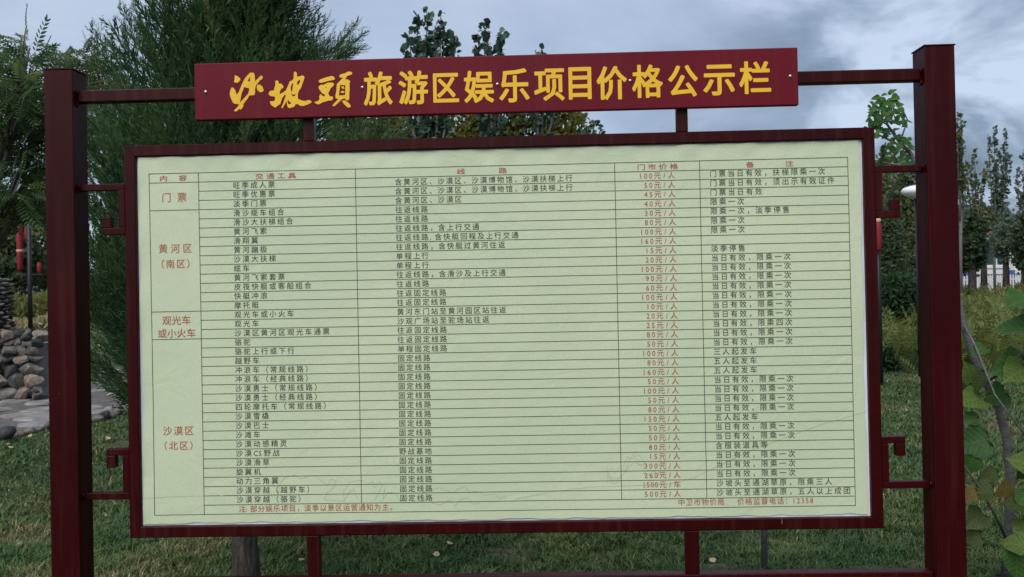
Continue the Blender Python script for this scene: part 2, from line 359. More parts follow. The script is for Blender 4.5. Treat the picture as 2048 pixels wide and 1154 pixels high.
# ------------------------------------------------------------ grass
def vnoise(x, y, s, seed=0):
    r_ = np.random.default_rng(seed); v = 0
    for k in range(6):
        a, b_, c = r_.uniform(-1, 1), r_.uniform(-1, 1), r_.uniform(0, 6)
        v = v + np.sin((x * a + y * b_) * s * (1 + k * .5) * 2 + c)
    return v / 6
near_np = np.array(near); far_np = np.array(far)
def in_path(x, y):
    yn = np.interp(x, near_np[:, 0], near_np[:, 1]); yf = np.interp(x, far_np[:, 0], far_np[:, 1])
    return (y > yn - .1) & (y < yf + 1.5) & (x < near_np[-1, 0])
def grass_area(n, D0, D1, hmul, wmul, pxlo=-160, pxhi=2208):
    D = np.sqrt(rng.uniform(D0 ** 2, D1 ** 2, n)); px = rng.uniform(pxlo, pxhi, n)
    P = CP[None] + D[:, None] * (CF[None] + CR[None] * ((px - 1024) / FPX)[:, None])
    x, y = P[:, 0], P[:, 1]
    pat = vnoise(x, y, 1.1, 1) * 1.5 + vnoise(x, y, 3.7, 2) * 1.3
    # drier, thinner turf at the left foreground
    pat = pat + 1.1 * np.exp(-((x + 1.9) ** 2 / 1.4 + (y - 1.9) ** 2 / .7))
    soil = vnoise(x, y, 2.3, 5) + .5 * vnoise(x, y, 6, 6)
    bare = np.exp(-((x + 2.7) ** 2 / .12 + (y - 1.7) ** 2 / .08)) + np.exp(-((x - 1.25) ** 2 / .05 + (y - 1.55) ** 2 / .02))
    keep = (rng.random(n) < np.clip(.95 - soil * 1.3, .12, 1)) & (rng.random(n) > bare * .93) & ~in_path(x, y)
    x, y, pat, D = x[keep], y[keep], pat[keep], D[keep]; n = len(x)
    clump = .6 + .55 * np.clip(vnoise(x, y, 5.5, 9) + .3, -.3, 1)
    h = rng.uniform(.03, .085, n) * hmul * clump; wd = rng.uniform(.0022, .0048, n) * wmul
    a = rng.uniform(0, 6.283, n); dx, dy = np.cos(a), np.sin(a)
    lean = rng.uniform(.25, 1.3, n) * h; z = gh(x, y) - .004
    sx, sy = -dy * wd, dx * wd
    def row(t, k): return np.stack([np.stack([x + dx * lean * t * t + s * sx * k, y + dy * lean * t * t + s * sy * k, z + h * (t - .28 * t * t)], -1) for s in (-1, 1)], 1)
    V = np.concatenate([row(0, 1), row(.55, .8), row(1.0, .12)], 1).reshape(-1, 3)
    b_ = np.arange(n) * 6
    F = np.concatenate([np.stack([b_, b_ + 1, b_ + 3, b_ + 2], 1), np.stack([b_ + 2, b_ + 3, b_ + 5, b_ + 4], 1)])
    tint = np.clip(.30 + pat * .28 + rng.normal(0, .16, n) + (rng.random(n) < .035) * .45, 0, 1)
    return V, F, np.concatenate([tint, tint])
gs = [grass_area(170000, 3.6, 6.2, 1.0, 1.0), grass_area(130000, 6.2, 13.5, 1.05, 1.9), grass_area(35000, 13.5, 30, 1.7, 5)]
off = 0; VV = []; FF = []; TT = []
for V, F, T in gs: VV.append(V); FF.append(F + off); TT.append(T); off += len(V)
o = obj('lawn_grass', arr_mesh('lawn_grass', np.concatenate(VV), np.concatenate(FF), np.concatenate(TT)), M['grass'])
tag(o, 'green lawn grass with dry straw patches behind the price board', 'grass', kind='stuff')

# ------------------------------------------------------------ foliage machinery
def rots(n, up=None, spread=1.0):
    """random rotation matrices; with up given, local Y axis points near it"""
    if up is None:
        q = rng.normal(size=(n, 4)); q /= np.linalg.norm(q, axis=1)[:, None]
        w_, x, y, z = q.T
        return np.stack([np.stack([1 - 2 * (y * y + z * z), 2 * (x * y - w_ * z), 2 * (x * z + w_ * y)], -1),
                         np.stack([2 * (x * y + w_ * z), 1 - 2 * (x * x + z * z), 2 * (y * z - w_ * x)], -1),
                         np.stack([2 * (x * z - w_ * y), 2 * (y * z + w_ * x), 1 - 2 * (x * x + y * y)], -1)], 1)
    Yv = up + rng.normal(size=(n, 3)) * spread; Yv /= np.linalg.norm(Yv, axis=1)[:, None]
    R_ = rng.normal(size=(n, 3)); Xv = np.cross(Yv, R_); Xv /= np.linalg.norm(Xv, axis=1)[:, None]; Zv = np.cross(Xv, Yv)
    return np.stack([Xv, Yv, Zv], -1)
def inst(tv, tf, P, R, sc, tint, tj=.0):
    """copies of one small template joined into arrays"""
    n = len(P); k = len(tv)
    V = np.einsum('nij,kj->nki', R, tv) * np.asarray(sc).reshape(n, 1, 1) + P[:, None]
    F = tf[None] + (np.arange(n) * k)[:, None, None]
    T = np.repeat(np.asarray(tint)[:, None], len(tf), 1)
    if tj: T = T + rng.normal(0, tj, T.shape)
    return V.reshape(-1, 3), F.reshape(-1, tf.shape[1]), np.clip(T, 0, 1).ravel()
def joined(name, parts, mat_, parent):
    off = 0; a, b_, c = [], [], []
    for V, F, T in parts: a.append(V); b_.append(F + off); c.append(T); off += len(V)
    return obj(name, arr_mesh(name, np.concatenate(a), np.concatenate(b_), np.concatenate(c)), mat_, parent)
def merge_t(parts):
    off = 0; a, b_ = [], []
    for V, F in parts: a.append(V); b_.append(F + off); off += len(V)
    return np.concatenate(a), np.concatenate(b_)
# templates lie along +Y
LEAF_R = (np.array([(0, 0, 0), (.42, .25, .06), (.46, .62, .03), (0, 1, -.05), (-.46, .62, .03), (-.42, .25, .06)], float), np.array([(0, 1, 2, 3), (0, 3, 4, 5)]))
LEAF_N = (np.array([(0, 0, 0), (.17, .35, .03), (.13, .7, .02), (0, 1, -.05), (-.13, .7, .02), (-.17, .35, .03)], float), np.array([(0, 1, 2, 3), (0, 3, 4, 5)]))
def frond_template(pairs, ll, droop=.25):
    P = []
    for i in range(pairs):
        t = .15 + .85 * i / (pairs - 1)
        for s in (-1, 1):
            a = s * (1.15 - .35 * t); c, s_ = math.cos(a), math.sin(a)
            v = LEAF_N[0].copy() * ll * (1 - .45 * abs(t - .45)); v = v @ np.array([(c, -s_, 0), (s_, c, 0), (0, 0, 1)])
            v[:, 2] -= np.abs(v[:, 0]) * .35; v += np.array([0, t, -droop * t * t]); P.append((v, LEAF_N[1]))
    v = LEAF_N[0] * ll; v = v + np.array([0, 1, -droop]); P.append((v, LEAF_N[1]))
    st = np.array([(.008, 0, 0), (.006, 1, -droop), (-.006, 1, -droop), (-.008, 0, 0)]); P.append((st, np.array([(0, 1, 2, 3)])))
    return merge_t(P)
FROND = frond_template(8, .23); FERN = frond_template(7, .30, .4)
def plume_template(seed, nb=22, ns=6):
    """a feathery juniper shoot of length 1 along +Y"""
    r_ = np.random.default_rng(seed); P = []
    def sliver(p0, p1, wd, roll):
        d = p1 - p0; ln = np.linalg.norm(d); d = d / ln; a = np.cross(d, [math.cos(roll), .1, math.sin(roll)]); a /= np.linalg.norm(a)
        m_ = p0 + (p1 - p0) * .45
        return np.array([p0, m_ + a * wd, p1, m_ - a * wd]), np.array([(0, 1, 2, 3)])
    bend = r_.uniform(-.10, .10, 2)
    def ax(t): return np.array([bend[0] * t * t, t, bend[1] * t * t])
    for k in range(4): P.append(sliver(ax(k * .25), ax(min(1, k * .25 + .34)), .016 - .002 * k, r_.uniform(0, 6)))
    for i in range(nb):
        t = .05 + .90 * i / nb; a = r_.uniform(0, 6.28); ln = (.30 * (1 - t) ** .8 + .07) * r_.uniform(.8, 1.25)
        el_ = r_.uniform(.32, .55); d = np.array([math.cos(a) * math.sin(el_), math.cos(el_), math.sin(a) * math.sin(el_)])
        p = ax(t); q = p + d * ln; P.append(sliver(p, q, .009, r_.uniform(0, 6)))
        for j in range(ns):
            u = .18 + .84 / ns * j; b_ = d + r_.normal(0, .42, 3); b_ /= np.linalg.norm(b_)
            s0 = p + (q - p) * u; P.append(sliver(s0, s0 + b_ * ln * (.50 - .25 * u), .0085, r_.uniform(0, 6)))
    return merge_t(P)
PLUMES = [plume_template(i) for i in range(5)]
def bough_template(seed):
    """a tapering spray built of smaller shoots, length 1 along +Y"""
    r_ = np.random.default_rng(100 + seed); P = []; small = [plume_template(200 + seed * 5 + k, 10, 4) for k in range(3)]
    for i in range(13):
        t = .12 + .80 * i / 12; a = r_.uniform(0, 6.28) ; ln = (.40 * (1 - t) ** .9 + .13) * r_.uniform(.75, 1.2); el_ = r_.uniform(.30, .60) if i < 12 else .03
        d = np.array([math.cos(a) * math.sin(el_), math.cos(el_), math.sin(a) * math.sin(el_)]); x = np.cross(d, [.3, .1, 1]); x /= np.linalg.norm(x); z = np.cross(x, d)
        v, f = small[i % 3]; P.append(((v * ln) @ np.stack([x, d, z]) + np.array([0, t, 0]), f))
    for k in range(6):
        w_ = .007 * (1 - k / 7); P.append((np.array([(w_, k / 6, 0), (w_ * .8, (k + 1) / 6, 0), (-w_ * .8, (k + 1) / 6, 0), (-w_, k / 6, 0)]), np.array([(0, 1, 2, 3)])))
        P.append((np.array([(0, k / 6, w_), (0, (k + 1) / 6, w_ * .8), (0, (k + 1) / 6, -w_ * .8), (0, k / 6, -w_)]), np.array([(0, 1, 2, 3)])))
    return merge_t(P)
BOUGHS = [bough_template(i) for i in range(4)]

def trunk_mesh(pts, rads, n=10): return MB().tube(pts, rads, n)
def crown_tree(name, label, cat, px, D, top, bot, rpx, leafmat, leaf=.07, ncl=60, nlf=60, tmpl=LEAF_R, tint=.4, group=None, trunk_r=.08, sig=.16, tj=.18, bark='bark', shape=1.0, flat=1.0):
    """tree with trunk, limbs and a crown of leaf clumps; top / bot are picture heights of the crown, rpx its half width"""
    B = base(px, D); c0 = at(px, (top + bot) / 2, D); rz = (bot - top) / 2 / FPX * D; rx = rpx / FPX * D
    root = empty(name, label, cat, B, group)
    C = np.array([c0[0] - B[0], c0[1] - B[1], c0[2] - B[2]])
    d = rng.normal(size=(ncl, 3)); d /= np.linalg.norm(d, axis=1)[:, None]; rr_ = rng.uniform(.25, 1, ncl) ** .5
    cc = d * rr_[:, None]; taper = np.clip(1 - np.clip(cc[:, 2], 0, 1) ** 1.5 * (1 - .35 * shape) * .6, .2, 1)
    cc[:, 0] *= taper; cc[:, 1] *= taper; cc = cc * np.array([rx, rx * flat, rz]) + C
    t_ = trunk_mesh([(0, 0, -.1), (.02, 0, C[2] * .4), (C[0] * .6, C[1] * .6, C[2]), (C[0], C[1], C[2] + rz * .5)], [trunk_r, trunk_r * .8, trunk_r * .55, trunk_r * .2])
    for k in rng.choice(ncl, min(14, ncl), replace=False):
        q = cc[k]; z0 = max(.3, q[2] - rx * .9); f = min(1, z0 / max(C[2], .1)); a = np.array([C[0] * f * .6, C[1] * f * .6, min(z0, C[2] + rz * .4)])
        t_.tube([a, (a + q) / 2 + np.array([0, 0, .08 * rx]), q], [trunk_r * .35, trunk_r * .22, trunk_r * .08], 5)
    t_.build('trunk', M[bark], root, True)
    n = ncl * nlf; P = np.repeat(cc, nlf, 0) + rng.normal(size=(n, 3)) * sig * np.array([rx, rx * flat, (rx + rz) / 2 * .8])
    ct = np.repeat(np.clip(rng.normal(tint, tj, ncl), 0, 1), nlf) + rng.normal(0, .1, n)
    V = inst(tmpl[0], tmpl[1], P, rots(n), leaf * rng.uniform(.7, 1.25, n), ct)
    joined('crown', [V], M[leafmat], root)
    return root

# ------------------------------------------------------------ the juniper right behind the board
def juniper():
    D = 4.62; B = base(478, D)
    root = empty('juniper_tree', 'tall dark juniper with feathery upright sprays behind the left of the price board', 'conifer tree', B)
    t_ = MB(); pts = []; rad = []
    for k in range(14):
        z = k * .25; pts.append((.015 * math.sin(k * 1.3) - .004 * k, .015 * math.cos(k * 1.1), z - .06)); rad.append(.066 * (1 - z / 3.9) + (.02 if k == 0 else 0) + .003 * math.sin(k * 2.1))
    t_.tube(pts, rad, 14)
    parts = []; PP = []; DD = []; SS = []; TT = []
    C0 = np.array([-.07, 0, 0])
    nb = 0
    for i in range(1150):
        z = .78 + 2.75 * rng.random() ** .85
        env = np.interp(z, [.7, 1.0, 1.5, 2.0, 2.35, 2.7, 3.0, 3.6], [.20, .46, .60, .56, .36, .22, .16, .06])
        a = rng.uniform(0, 6.283); r_ = env * (rng.random() ** .42); 
        p = C0 + np.array([math.cos(a) * r_ + .10 * min(1, max(0, z - 2.1)), math.sin(a) * r_, z])
        out = r_ / max(env, .01)
        d = np.array([math.cos(a) * (.15 + .55 * out), math.sin(a) * (.15 + .55 * out), 1.0 + .3 * (z > 2)])
        if z < 1.15: d[2] *= .45
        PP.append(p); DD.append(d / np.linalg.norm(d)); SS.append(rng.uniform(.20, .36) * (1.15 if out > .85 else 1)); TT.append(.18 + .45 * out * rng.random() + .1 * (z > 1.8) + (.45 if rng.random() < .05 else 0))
    for i in range(330):
        z = rng.uniform(.78, 1.75); env = np.interp(z, [.7, 1.0, 1.5, 2.0], [.22, .46, .58, .56]); a = rng.uniform(0, 6.283); r_ = env * rng.uniform(.6, 1)
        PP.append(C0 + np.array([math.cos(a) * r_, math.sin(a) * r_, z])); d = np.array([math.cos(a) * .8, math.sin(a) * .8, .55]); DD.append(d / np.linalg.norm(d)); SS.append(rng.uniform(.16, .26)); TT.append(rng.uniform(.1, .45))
    # long leader shoots standing out of the outline
    for i in range(60):
        z = rng.uniform(1.5, 3.1); env = np.interp(z, [1.6, 2.0, 2.35, 2.7, 3.0, 3.6], [.60, .58, .44, .30, .24, .08]); a = rng.uniform(0, 6.283)
        ln = rng.uniform(.4, .62); d = np.array([math.cos(a) * .5, math.sin(a) * .5, 1]); d /= np.linalg.norm(d)
        p = C0 + np.array([math.cos(a) * env * .72, math.sin(a) * env * .72, z - .15])
        PP.append(p); DD.append(d); SS.append(ln); TT.append(rng.uniform(.4, .7))
    BP = []; BD = []; BS = []; BT = []
    for i in range(210):
        z = rng.uniform(1.25, 3.15); env = np.interp(z, [1.2, 1.6, 2.1, 2.5, 2.9, 3.3], [.52, .54, .42, .24, .17, .10]); a = rng.uniform(0, 6.283)
        d = np.array([math.cos(a) * .42, math.sin(a) * .42, 1]); d /= np.linalg.norm(d)
        BP.append(C0 + np.array([math.cos(a) * env * .72 + .10 * min(1, max(0, z - 2.1)), math.sin(a) * env * .72, z - .30])); BD.append(d); BS.append(rng.uniform(.45, .68)); BT.append(rng.uniform(.35, .75))
    # named leaders that the picture shows against the sky: (base px, base py, tip px, tip py)
    for bx, by, tx, ty in [(232, 165, 174, 48), (262, 150, 236, 45), (285, 110, 241, -4), (318, 60, 287, -20), (262, 130, 213, 68), (590, 90, 640, 8), (560, 60, 590, -25), (612, 120, 652, 30), (655, 120, 722, 40), (670, 122, 738, 62), (640, 125, 690, 70), (625, 118, 668, 72), (655, 125, 738, 100), (600, 130, 655, 95), (620, 125, 632, 45), (690, 126, 702, 66), (300, 90, 268, 10)]:
        dd = rng.uniform(-.15, .15); p = at(bx, by, D + dd); q = at(tx, ty, D + dd); d = q - p; ln = np.linalg.norm(d)
        PP.append(p - np.array(B)); DD.append(d / ln); SS.append(ln); TT.append(.55)
        BP.append(p - np.array(B) - d * .3); BD.append(d / ln); BS.append(ln * 1.3); BT.append(.55); BP.append(p - np.array(B) + rng.normal(0, .05, 3) - d * .5); BD.append(d / ln); BS.append(ln * 1.1); BT.append(.45)
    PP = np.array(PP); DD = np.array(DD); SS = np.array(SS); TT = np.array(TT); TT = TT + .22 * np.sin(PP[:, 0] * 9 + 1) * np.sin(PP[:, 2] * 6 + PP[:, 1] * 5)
    which = rng.integers(0, 5, len(PP))
    for k in range(5):
        m_ = which == k; n = m_.sum()
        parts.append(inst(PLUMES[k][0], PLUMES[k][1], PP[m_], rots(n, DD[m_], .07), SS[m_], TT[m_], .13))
    BP = np.array(BP); BD = np.array(BD); BS = np.array(BS); BT = np.array(BT); which = rng.integers(0, 4, len(BP))
    for k in range(4):
        m_ = which == k; parts.append(inst(*BOUGHS[k], BP[m_], rots(m_.sum(), BD[m_], .05), BS[m_], BT[m_], .12))
    for i in rng.choice(1150, 170, replace=False):
        q = PP[i]; z0 = max(.65, q[2] - .5); t_.tube([(0, 0, z0), tuple(q * np.array([.5, .5, 0]) + np.array([0, 0, (z0 + q[2]) / 2 - .05])), tuple(q)], [.018, .011, .005], 5)
    t_.build('trunk', M['bark'], root, True)
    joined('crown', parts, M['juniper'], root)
    return root
juniper()

# ------------------------------------------------------------ pinnate tree at the left
def pinnate_tree(name, label, cx, D, clusters, n, leafmat, size, tint, trunk_px, group=None, tmpl=FROND, tr=.07):
    """clusters: (px, py, radius px, density share)"""
    B = base(trunk_px, D); root = empty(name, label, cat='leafy tree', loc=B, group=group)
    t_ = MB(); top = at(cx, clusters[0][1], D) - np.array(B)
    t_.tube([(0, 0, -.1), (0, .03, 1.0), tuple(np.array([0, 0, 1.9]) * .7 + top * .3), tuple(top)], [tr, tr * .85, tr * .55, tr * .15], 9)
    PP = []; DD = []; TT = []
    tot = sum(c[3] for c in clusters)
    for (x, y, r_, sh) in clusters:
        k = int(n * sh / tot); dd = rng.uniform(-.35, .35); c = at(x, y, D + dd) - np.array(B); R_ = r_ / FPX * D
        hub = np.array([top[0] * .3, top[1] * .3, min(c[2] - .2, 1.6)])
        t_.tube([tuple(hub), tuple((hub + c) / 2 + np.array([0, 0, .1])), tuple(c)], [tr * .4, tr * .25, tr * .08], 6)
        for j in range(max(3, k // 10)):
            q = c + rng.normal(size=3) * R_ * .6; t_.tube([tuple(c * .7 + hub * .3), tuple(q)], [.008, .003], 4)
        d = rng.normal(size=(k, 3)); d /= np.linalg.norm(d, axis=1)[:, None]
        p = c + d * R_ * .75 * rng.random((k, 1)) ** .6
        PP.append(p); d[:, 2] = d[:, 2] * .35; DD.append(d); TT.append(np.clip(rng.normal(tint, .15, k) + rng.normal(0, .1), 0, 1))
    PP = np.concatenate(PP); DD = np.concatenate(DD); TT = np.concatenate(TT); k = len(PP)
    # fronds arch: local Z up
    Yv = DD + rng.normal(size=(k, 3)) * .25; Yv /= np.linalg.norm(Yv, axis=1)[:, None]
    Zr = np.array([0, 0, 1.]) + rng.normal(size=(k, 3)) * .45; Xv = np.cross(Yv, Zr); Xv /= np.linalg.norm(Xv, axis=1)[:, None]; Zv = np.cross(Xv, Yv)
    R = np.stack([Xv, Yv, Zv], -1)
    t_.build('trunk', M['greybark'], root, True)
    joined('crown', [inst(tmpl[0], tmpl[1], PP, R, size * rng.uniform(.7, 1.2, k), TT, .08)], M[leafmat], root)
    return root
pinnate_tree('pinnate_tree', 'green feathery-leaved tree at the left edge beside the red post', 10, 6.6,
    [(60, 95, 34, .35), (50, 190, 60, 1.5), (-20, 180, 60, 1.2), (100, 230, 50, 1.2), (20, 270, 60, 1.5), (80, 320, 50, 1.3), (-60, 280, 80, 1.6), (30, 380, 55, 1.1), (90, 400, 40, .9), (0, 140, 30, .5), (130, 300, 60, 1.2), (-30, 420, 60, .7), (60, 140, 45, .7)],
    1150, 'ash', .21, .45, -75)
pinnate_tree('locust_tree', 'yellowing small-leaved tree showing above the left post, behind the juniper', 185, 9.5,
    [(165, 120, 28, .5), (190, 150, 45, 1.2), (140, 170, 45, 1), (220, 190, 50, 1), (180, 230, 60, 1), (120, 120, 22, .3), (230, 250, 50, 1), (120, 260, 50, .8), (190, 330, 70, 1.2)],
    760, 'yellowleaf', .20, .25, 330)
# fine grey-green shrub seen in the slot right of the juniper
def conifer2():
    D = 6.4; B = base(735, D); root = empty('young_conifer', 'grey-green fine-needled young conifer in the gap right of the juniper', 'conifer tree', B)
    MB().tube([(0, 0, -.05), (0, 0, 1.6), (0, 0, 2.6)], [.05, .035, .01], 8).build('trunk', M['bark'], root, True)
    n = 520; z = rng.uniform(.25, 2.45, n); env = np.interp(z, [.2, .8, 1.8, 2.6], [.40, .60, .46, .10]); a = rng.uniform(0, 6.283, n); r_ = env * rng.random(n) ** .5
    P = np.stack([np.cos(a) * r_, np.sin(a) * r_, z], -1); d = np.stack([np.cos(a) * .6, np.sin(a) * .6, np.ones(n)], -1)
    joined('crown', [inst(*PLUMES[2], P, rots(n, d, .15), rng.uniform(.22, .42, n), np.clip(rng.normal(.68, .12, n), 0, 1), .1)], M['juniper'], root)
conifer2()

# ------------------------------------------------------------ poplars behind the heading board
def poplar(label, D, shoots, trunk_px, leafmat='poplar', tint=.4, group='poplars behind the heading board', leaf=.085, low=330, dens=1.0, tr=.05, bare=.18):
    B = base(trunk_px, D); nB = np.array(B); root = empty('poplar_tree', label, 'poplar tree', B, group)
    t_ = MB(); t0 = at(trunk_px, low, D) - nB
    t_.tube([(0, 0, -.1), (0, 0, t0[2] * .5), tuple(t0)], [tr, tr * .85, tr * .6], 9)
    PP = []; TT = []
    for (x, y, wpx) in shoots:
        dd = rng.uniform(-.3, .3); tip = at(x, y, D + dd) - nB; R_ = wpx / 2 / FPX * D
        st = t0 + np.array([rng.normal(0, .05), 0, rng.uniform(-.5, 0)]); mid = st * .45 + tip * .55 + np.array([(tip - st)[0] * .22, 0, 0])
        crv = [st * (1 - u) ** 2 + 2 * mid * u * (1 - u) + tip * u * u for u in np.linspace(0, 1, 9)]
        t_.tube([tuple(c) for c in crv], [tr * .45 * (1 - u) + .004 for u in np.linspace(0, 1, 9)], 5)
        ln = np.linalg.norm(tip - st); k = int(140 * ln * dens * (R_ / .18))
        u = bare + (1 - bare) * rng.random(k) ** .8; C = np.array(crv); ci = u * 8; i0 = np.minimum(ci.astype(int), 7); f = (ci - i0)[:, None]
        p = C[i0] * (1 - f) + C[i0 + 1] * f
        # leaves sit in short stacked side twigs
        nt_ = 13; ta = rng.uniform(0, 6.28, nt_); tu = rng.uniform(0, 1, nt_)
        ang = ta[(u * nt_ * 1.99).astype(int) % nt_] + rng.normal(0, .5, k)
        env = R_ * (1.15 - .75 * u ** 3) * rng.uniform(.2, 1, k) ** .7
        p = p + np.stack([np.cos(ang) * env, np.sin(ang) * env, rng.normal(0, .02, k)], -1)
        PP.append(p); TT.append(np.clip(rng.normal(tint, .2, k), 0, 1))
    PP = np.concatenate(PP); n = len(PP)
    t_.build('trunk', M['greybark'], root, True)
    joined('crown', [inst(*LEAF_R, PP, rots(n), leaf * rng.uniform(.75, 1.2, n), np.concatenate(TT))], M[leafmat], root)
poplar('tall poplar with round dark leaves rising highest above the heading board', 11.0,
       [(853, 22, 26), (832, 34, 24), (882, 26, 22), (818, 66, 20), (868, 60, 30), (845, 80, 34), (895, 60, 18), (912, 70, 18), (898, 92, 22), (810, 100, 16), (790, 118, 14)], 862)
poplar('forked poplar rising above the heading board right of the tallest one', 11.6,
       [(968, 48, 22), (955, 66, 18), (1001, 58, 18), (980, 84, 24), (948, 112, 14), (996, 90, 18)], 978)
poplar('low poplar tip just showing over the heading board above its middle', 12.5, [(1083, 98, 16), (1070, 108, 14), (1097, 108, 14), (1125, 130, 18)], 1085)
poplar('small poplar tips in the slot under the heading board, rightmost', 11.0, [(1190, 240, 12), (1203, 252, 10), (1175, 255, 12)], 1172, low=330, leaf=.07)
for (x, top, tn, ml, lb) in [(700, 190, .45, 'farleaf', 'dark green tree in the slot under the heading board, left end'),
                             (790, 165, .5, 'farleaf', 'mid green tree in the slot under the heading board, below the word for region'),
                             (880, 205, .7, 'farleaf', 'dusty green tree in the slot under the heading board, near its middle'),
                             (965, 175, .25, 'yellowleaf', 'yellowing tree in the slot under the heading board, near its middle'),
                             (1045, 190, .45, 'farleaf', 'dark leafy tree in the slot under the heading board, right of the yellowing one'),
                             (1125, 195, .5, 'yellowleaf', 'golden-green tree in the slot under the heading board, towards the right')]:
    crown_tree('leafy_tree', lb, 'tree', x, 12.8, top, 430, 60, ml, .06, 85, 55, tint=tn + .22, group='trees seen through the slot under the heading board', sig=.15, trunk_r=.06)

# ------------------------------------------------------------ trees left and right in the distance
for (x, D, top, bot, r_, tn, ml, lb) in [(25, 30, 400, 590, 60, .3, 'farleaf', 'far dark tree behind the iron pole at the left edge'),
                                     (95, 33, 360, 590, 55, .25, 'farleaf', 'far dark tree hidden mostly by the left post'),
                                     (-50, 31, 380, 590, 60, .3, 'farleaf', 'far tree just past the left edge of the view')]:
    crown_tree('leafy_tree', lb, 'tree', x, D, top, bot, r_, ml, .16, 80, 45, tint=tn, group='far trees at the left', sig=.2, trunk_r=.12)
def hedge(name, label, px0, px1, D, h, n, leafmat, tint, leaf, depth=.5, cat='hedge', tmpl=LEAF_N, kind='stuff'):
    px = rng.uniform(px0, px1, n); dd = D + rng.uniform(-depth, depth, n)
    P = CP[None] + dd[:, None] * (CF[None] + CR[None] * ((px - 1024) / FPX)[:, None])
    z = gh(P[:, 0], P[:, 1]); hh = h * (.75 + .3 * vnoise(P[:, 0], P[:, 1], 1.2, 33)); P[:, 2] = z + hh * rng.random(n) ** .8
    o = obj(name, arr_mesh(name, *inst(*tmpl, P, rots(n, np.tile([0, 0, 1.], (n, 1)), .6), leaf * rng.uniform(.7, 1.3, n), np.clip(rng.normal(tint, .18, n) + .25 * vnoise(P[:, 0], P[:, 1], 1.0, 12), 0, 1))), M[leafmat])
    return tag(o, label, cat, kind=kind)
hedge('roadside_hedge', 'yellow-green hedge beyond the pale kerb at the far left', -260, 330, 27.5, 1.15, 6500, 'weed', .62, .22, .6)
hedge('dry_grass_tuft', 'straw-coloured dry grass tuft in front of the far kerb', 22, 88, 20.5, .55, 2600, 'grass', .93, .15, .4, 'grass tuft')
hedge('far_wood', 'far dark wood filling the distance behind the price board', 200, 1800, 40, 4.2, 22000, 'farleaf', .3, .30, 3, 'wood', LEAF_R)

# weedy planting bed at the right
def bed():
    n = 9000; D = np.sqrt(rng.uniform(12.6 ** 2, 31 ** 2, n)); px = rng.uniform(1500, 2250, n)
    P = CP[None] + D[:, None] * (CF[None] + CR[None] * ((px - 1024) / FPX)[:, None]); x, y = P[:, 0], P[:, 1]
    hump = .5 + .5 * vnoise(x, y, 1.5, 40)
    P[:, 2] = gh(x, y) + (.05 + .75 * hump) * rng.random(n) * np.clip((25 - D) / 9, .15, 1)
    a = rng.uniform(0, 6.283, n); d = np.stack([np.cos(a), np.sin(a), rng.uniform(.3, 1.3, n)], -1)
    tint = np.clip(.48 + .35 * vnoise(x, y, 1.1, 41) + rng.normal(0, .14, n) + .25 * np.clip((D - 20) / 8, 0, 1), 0, 1)
    o = obj('weed_bed', arr_mesh('weed_bed', *inst(*FERN, P, rots(n, d, .3), rng.uniform(.20, .42, n) * (D / 16) ** .3, tint, .08)), M['weed'])
    tag(o, 'ferny yellow-green weeds covering the bed behind the right post', 'weeds', kind='stuff')
bed()
for (x, D, top, bot, r_, tn, ml, lb, tmpl, ls) in [
    (1775, 19, 395, 640, 34, .25, 'farleaf', 'dark shrub beside the red lantern, left of the right post', LEAF_N, .10),
    (1812, 21.0, 330, 600, 46, .42, 'farleaf', 'olive green tree behind the white lamp shade, left of the right post', LEAF_R, .08),
    (1768, 24.0, 310, 560, 46, .6, 'farleaf', 'lighter leafy tree above the red lantern', LEAF_R, .08),
    (1800, 15.5, 545, 655, 36, .05, 'juniper', 'low dark evergreen bush beside the right post', LEAF_N, .12),
    (1768, 13.0, 695, 742, 18, .0, 'juniper', 'low dark bare-looking bush at the lawn edge, left of the right post', LEAF_N, .08)]:
    crown_tree('garden_tree' if bot < 620 else 'shrub', lb, 'tree' if bot < 620 else 'shrub', x, D, top, bot, r_, ml, ls, 70, 70, tmpl=tmpl, tint=tn, sig=.22, trunk_r=.05)
def fpop(x, top, D, low, ws, lb, tn=.4, ml='farleaf', leaf=.11, shoots=None, dens=.5):
    poplar(lb, D, shoots or [(x, top, ws), (x - ws * .5, top + 40, ws), (x + ws * .5, top + 35, ws), (x, top + 60, ws * 1.4)], x, ml, tn, 'far poplars at the right', leaf, low, dens * .75, .06, .12)
fpop(1922, 228, 24, 420, 22, 'dark poplar hugging the right edge of the right post', .55, leaf=.10, shoots=[(1921, 226, 16), (1915, 250, 18), (1923, 270, 14), (1912, 300, 16)], dens=.8)
fpop(1950, 300, 27, 440, 16, 'dark three-tipped poplar right of the right post', .5, leaf=.10, shoots=[(1948, 296, 10), (1932, 320, 13), (1940, 330, 14), (1974, 324, 12), (1966, 348, 14), (1950, 350, 16), (1925, 345, 14)], dens=.6)
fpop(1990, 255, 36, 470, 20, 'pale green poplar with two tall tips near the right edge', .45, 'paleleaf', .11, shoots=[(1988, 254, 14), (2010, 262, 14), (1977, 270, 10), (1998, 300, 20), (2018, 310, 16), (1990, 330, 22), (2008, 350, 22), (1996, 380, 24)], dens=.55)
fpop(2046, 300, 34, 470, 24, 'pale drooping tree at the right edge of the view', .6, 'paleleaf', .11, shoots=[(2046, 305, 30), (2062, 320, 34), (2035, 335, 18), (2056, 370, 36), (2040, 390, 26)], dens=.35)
fpop(1768, 290, 44, 420, 12, 'thin far poplar tip seen through the gap left of the right post', .4, 'farleaf', .2, dens=.6)
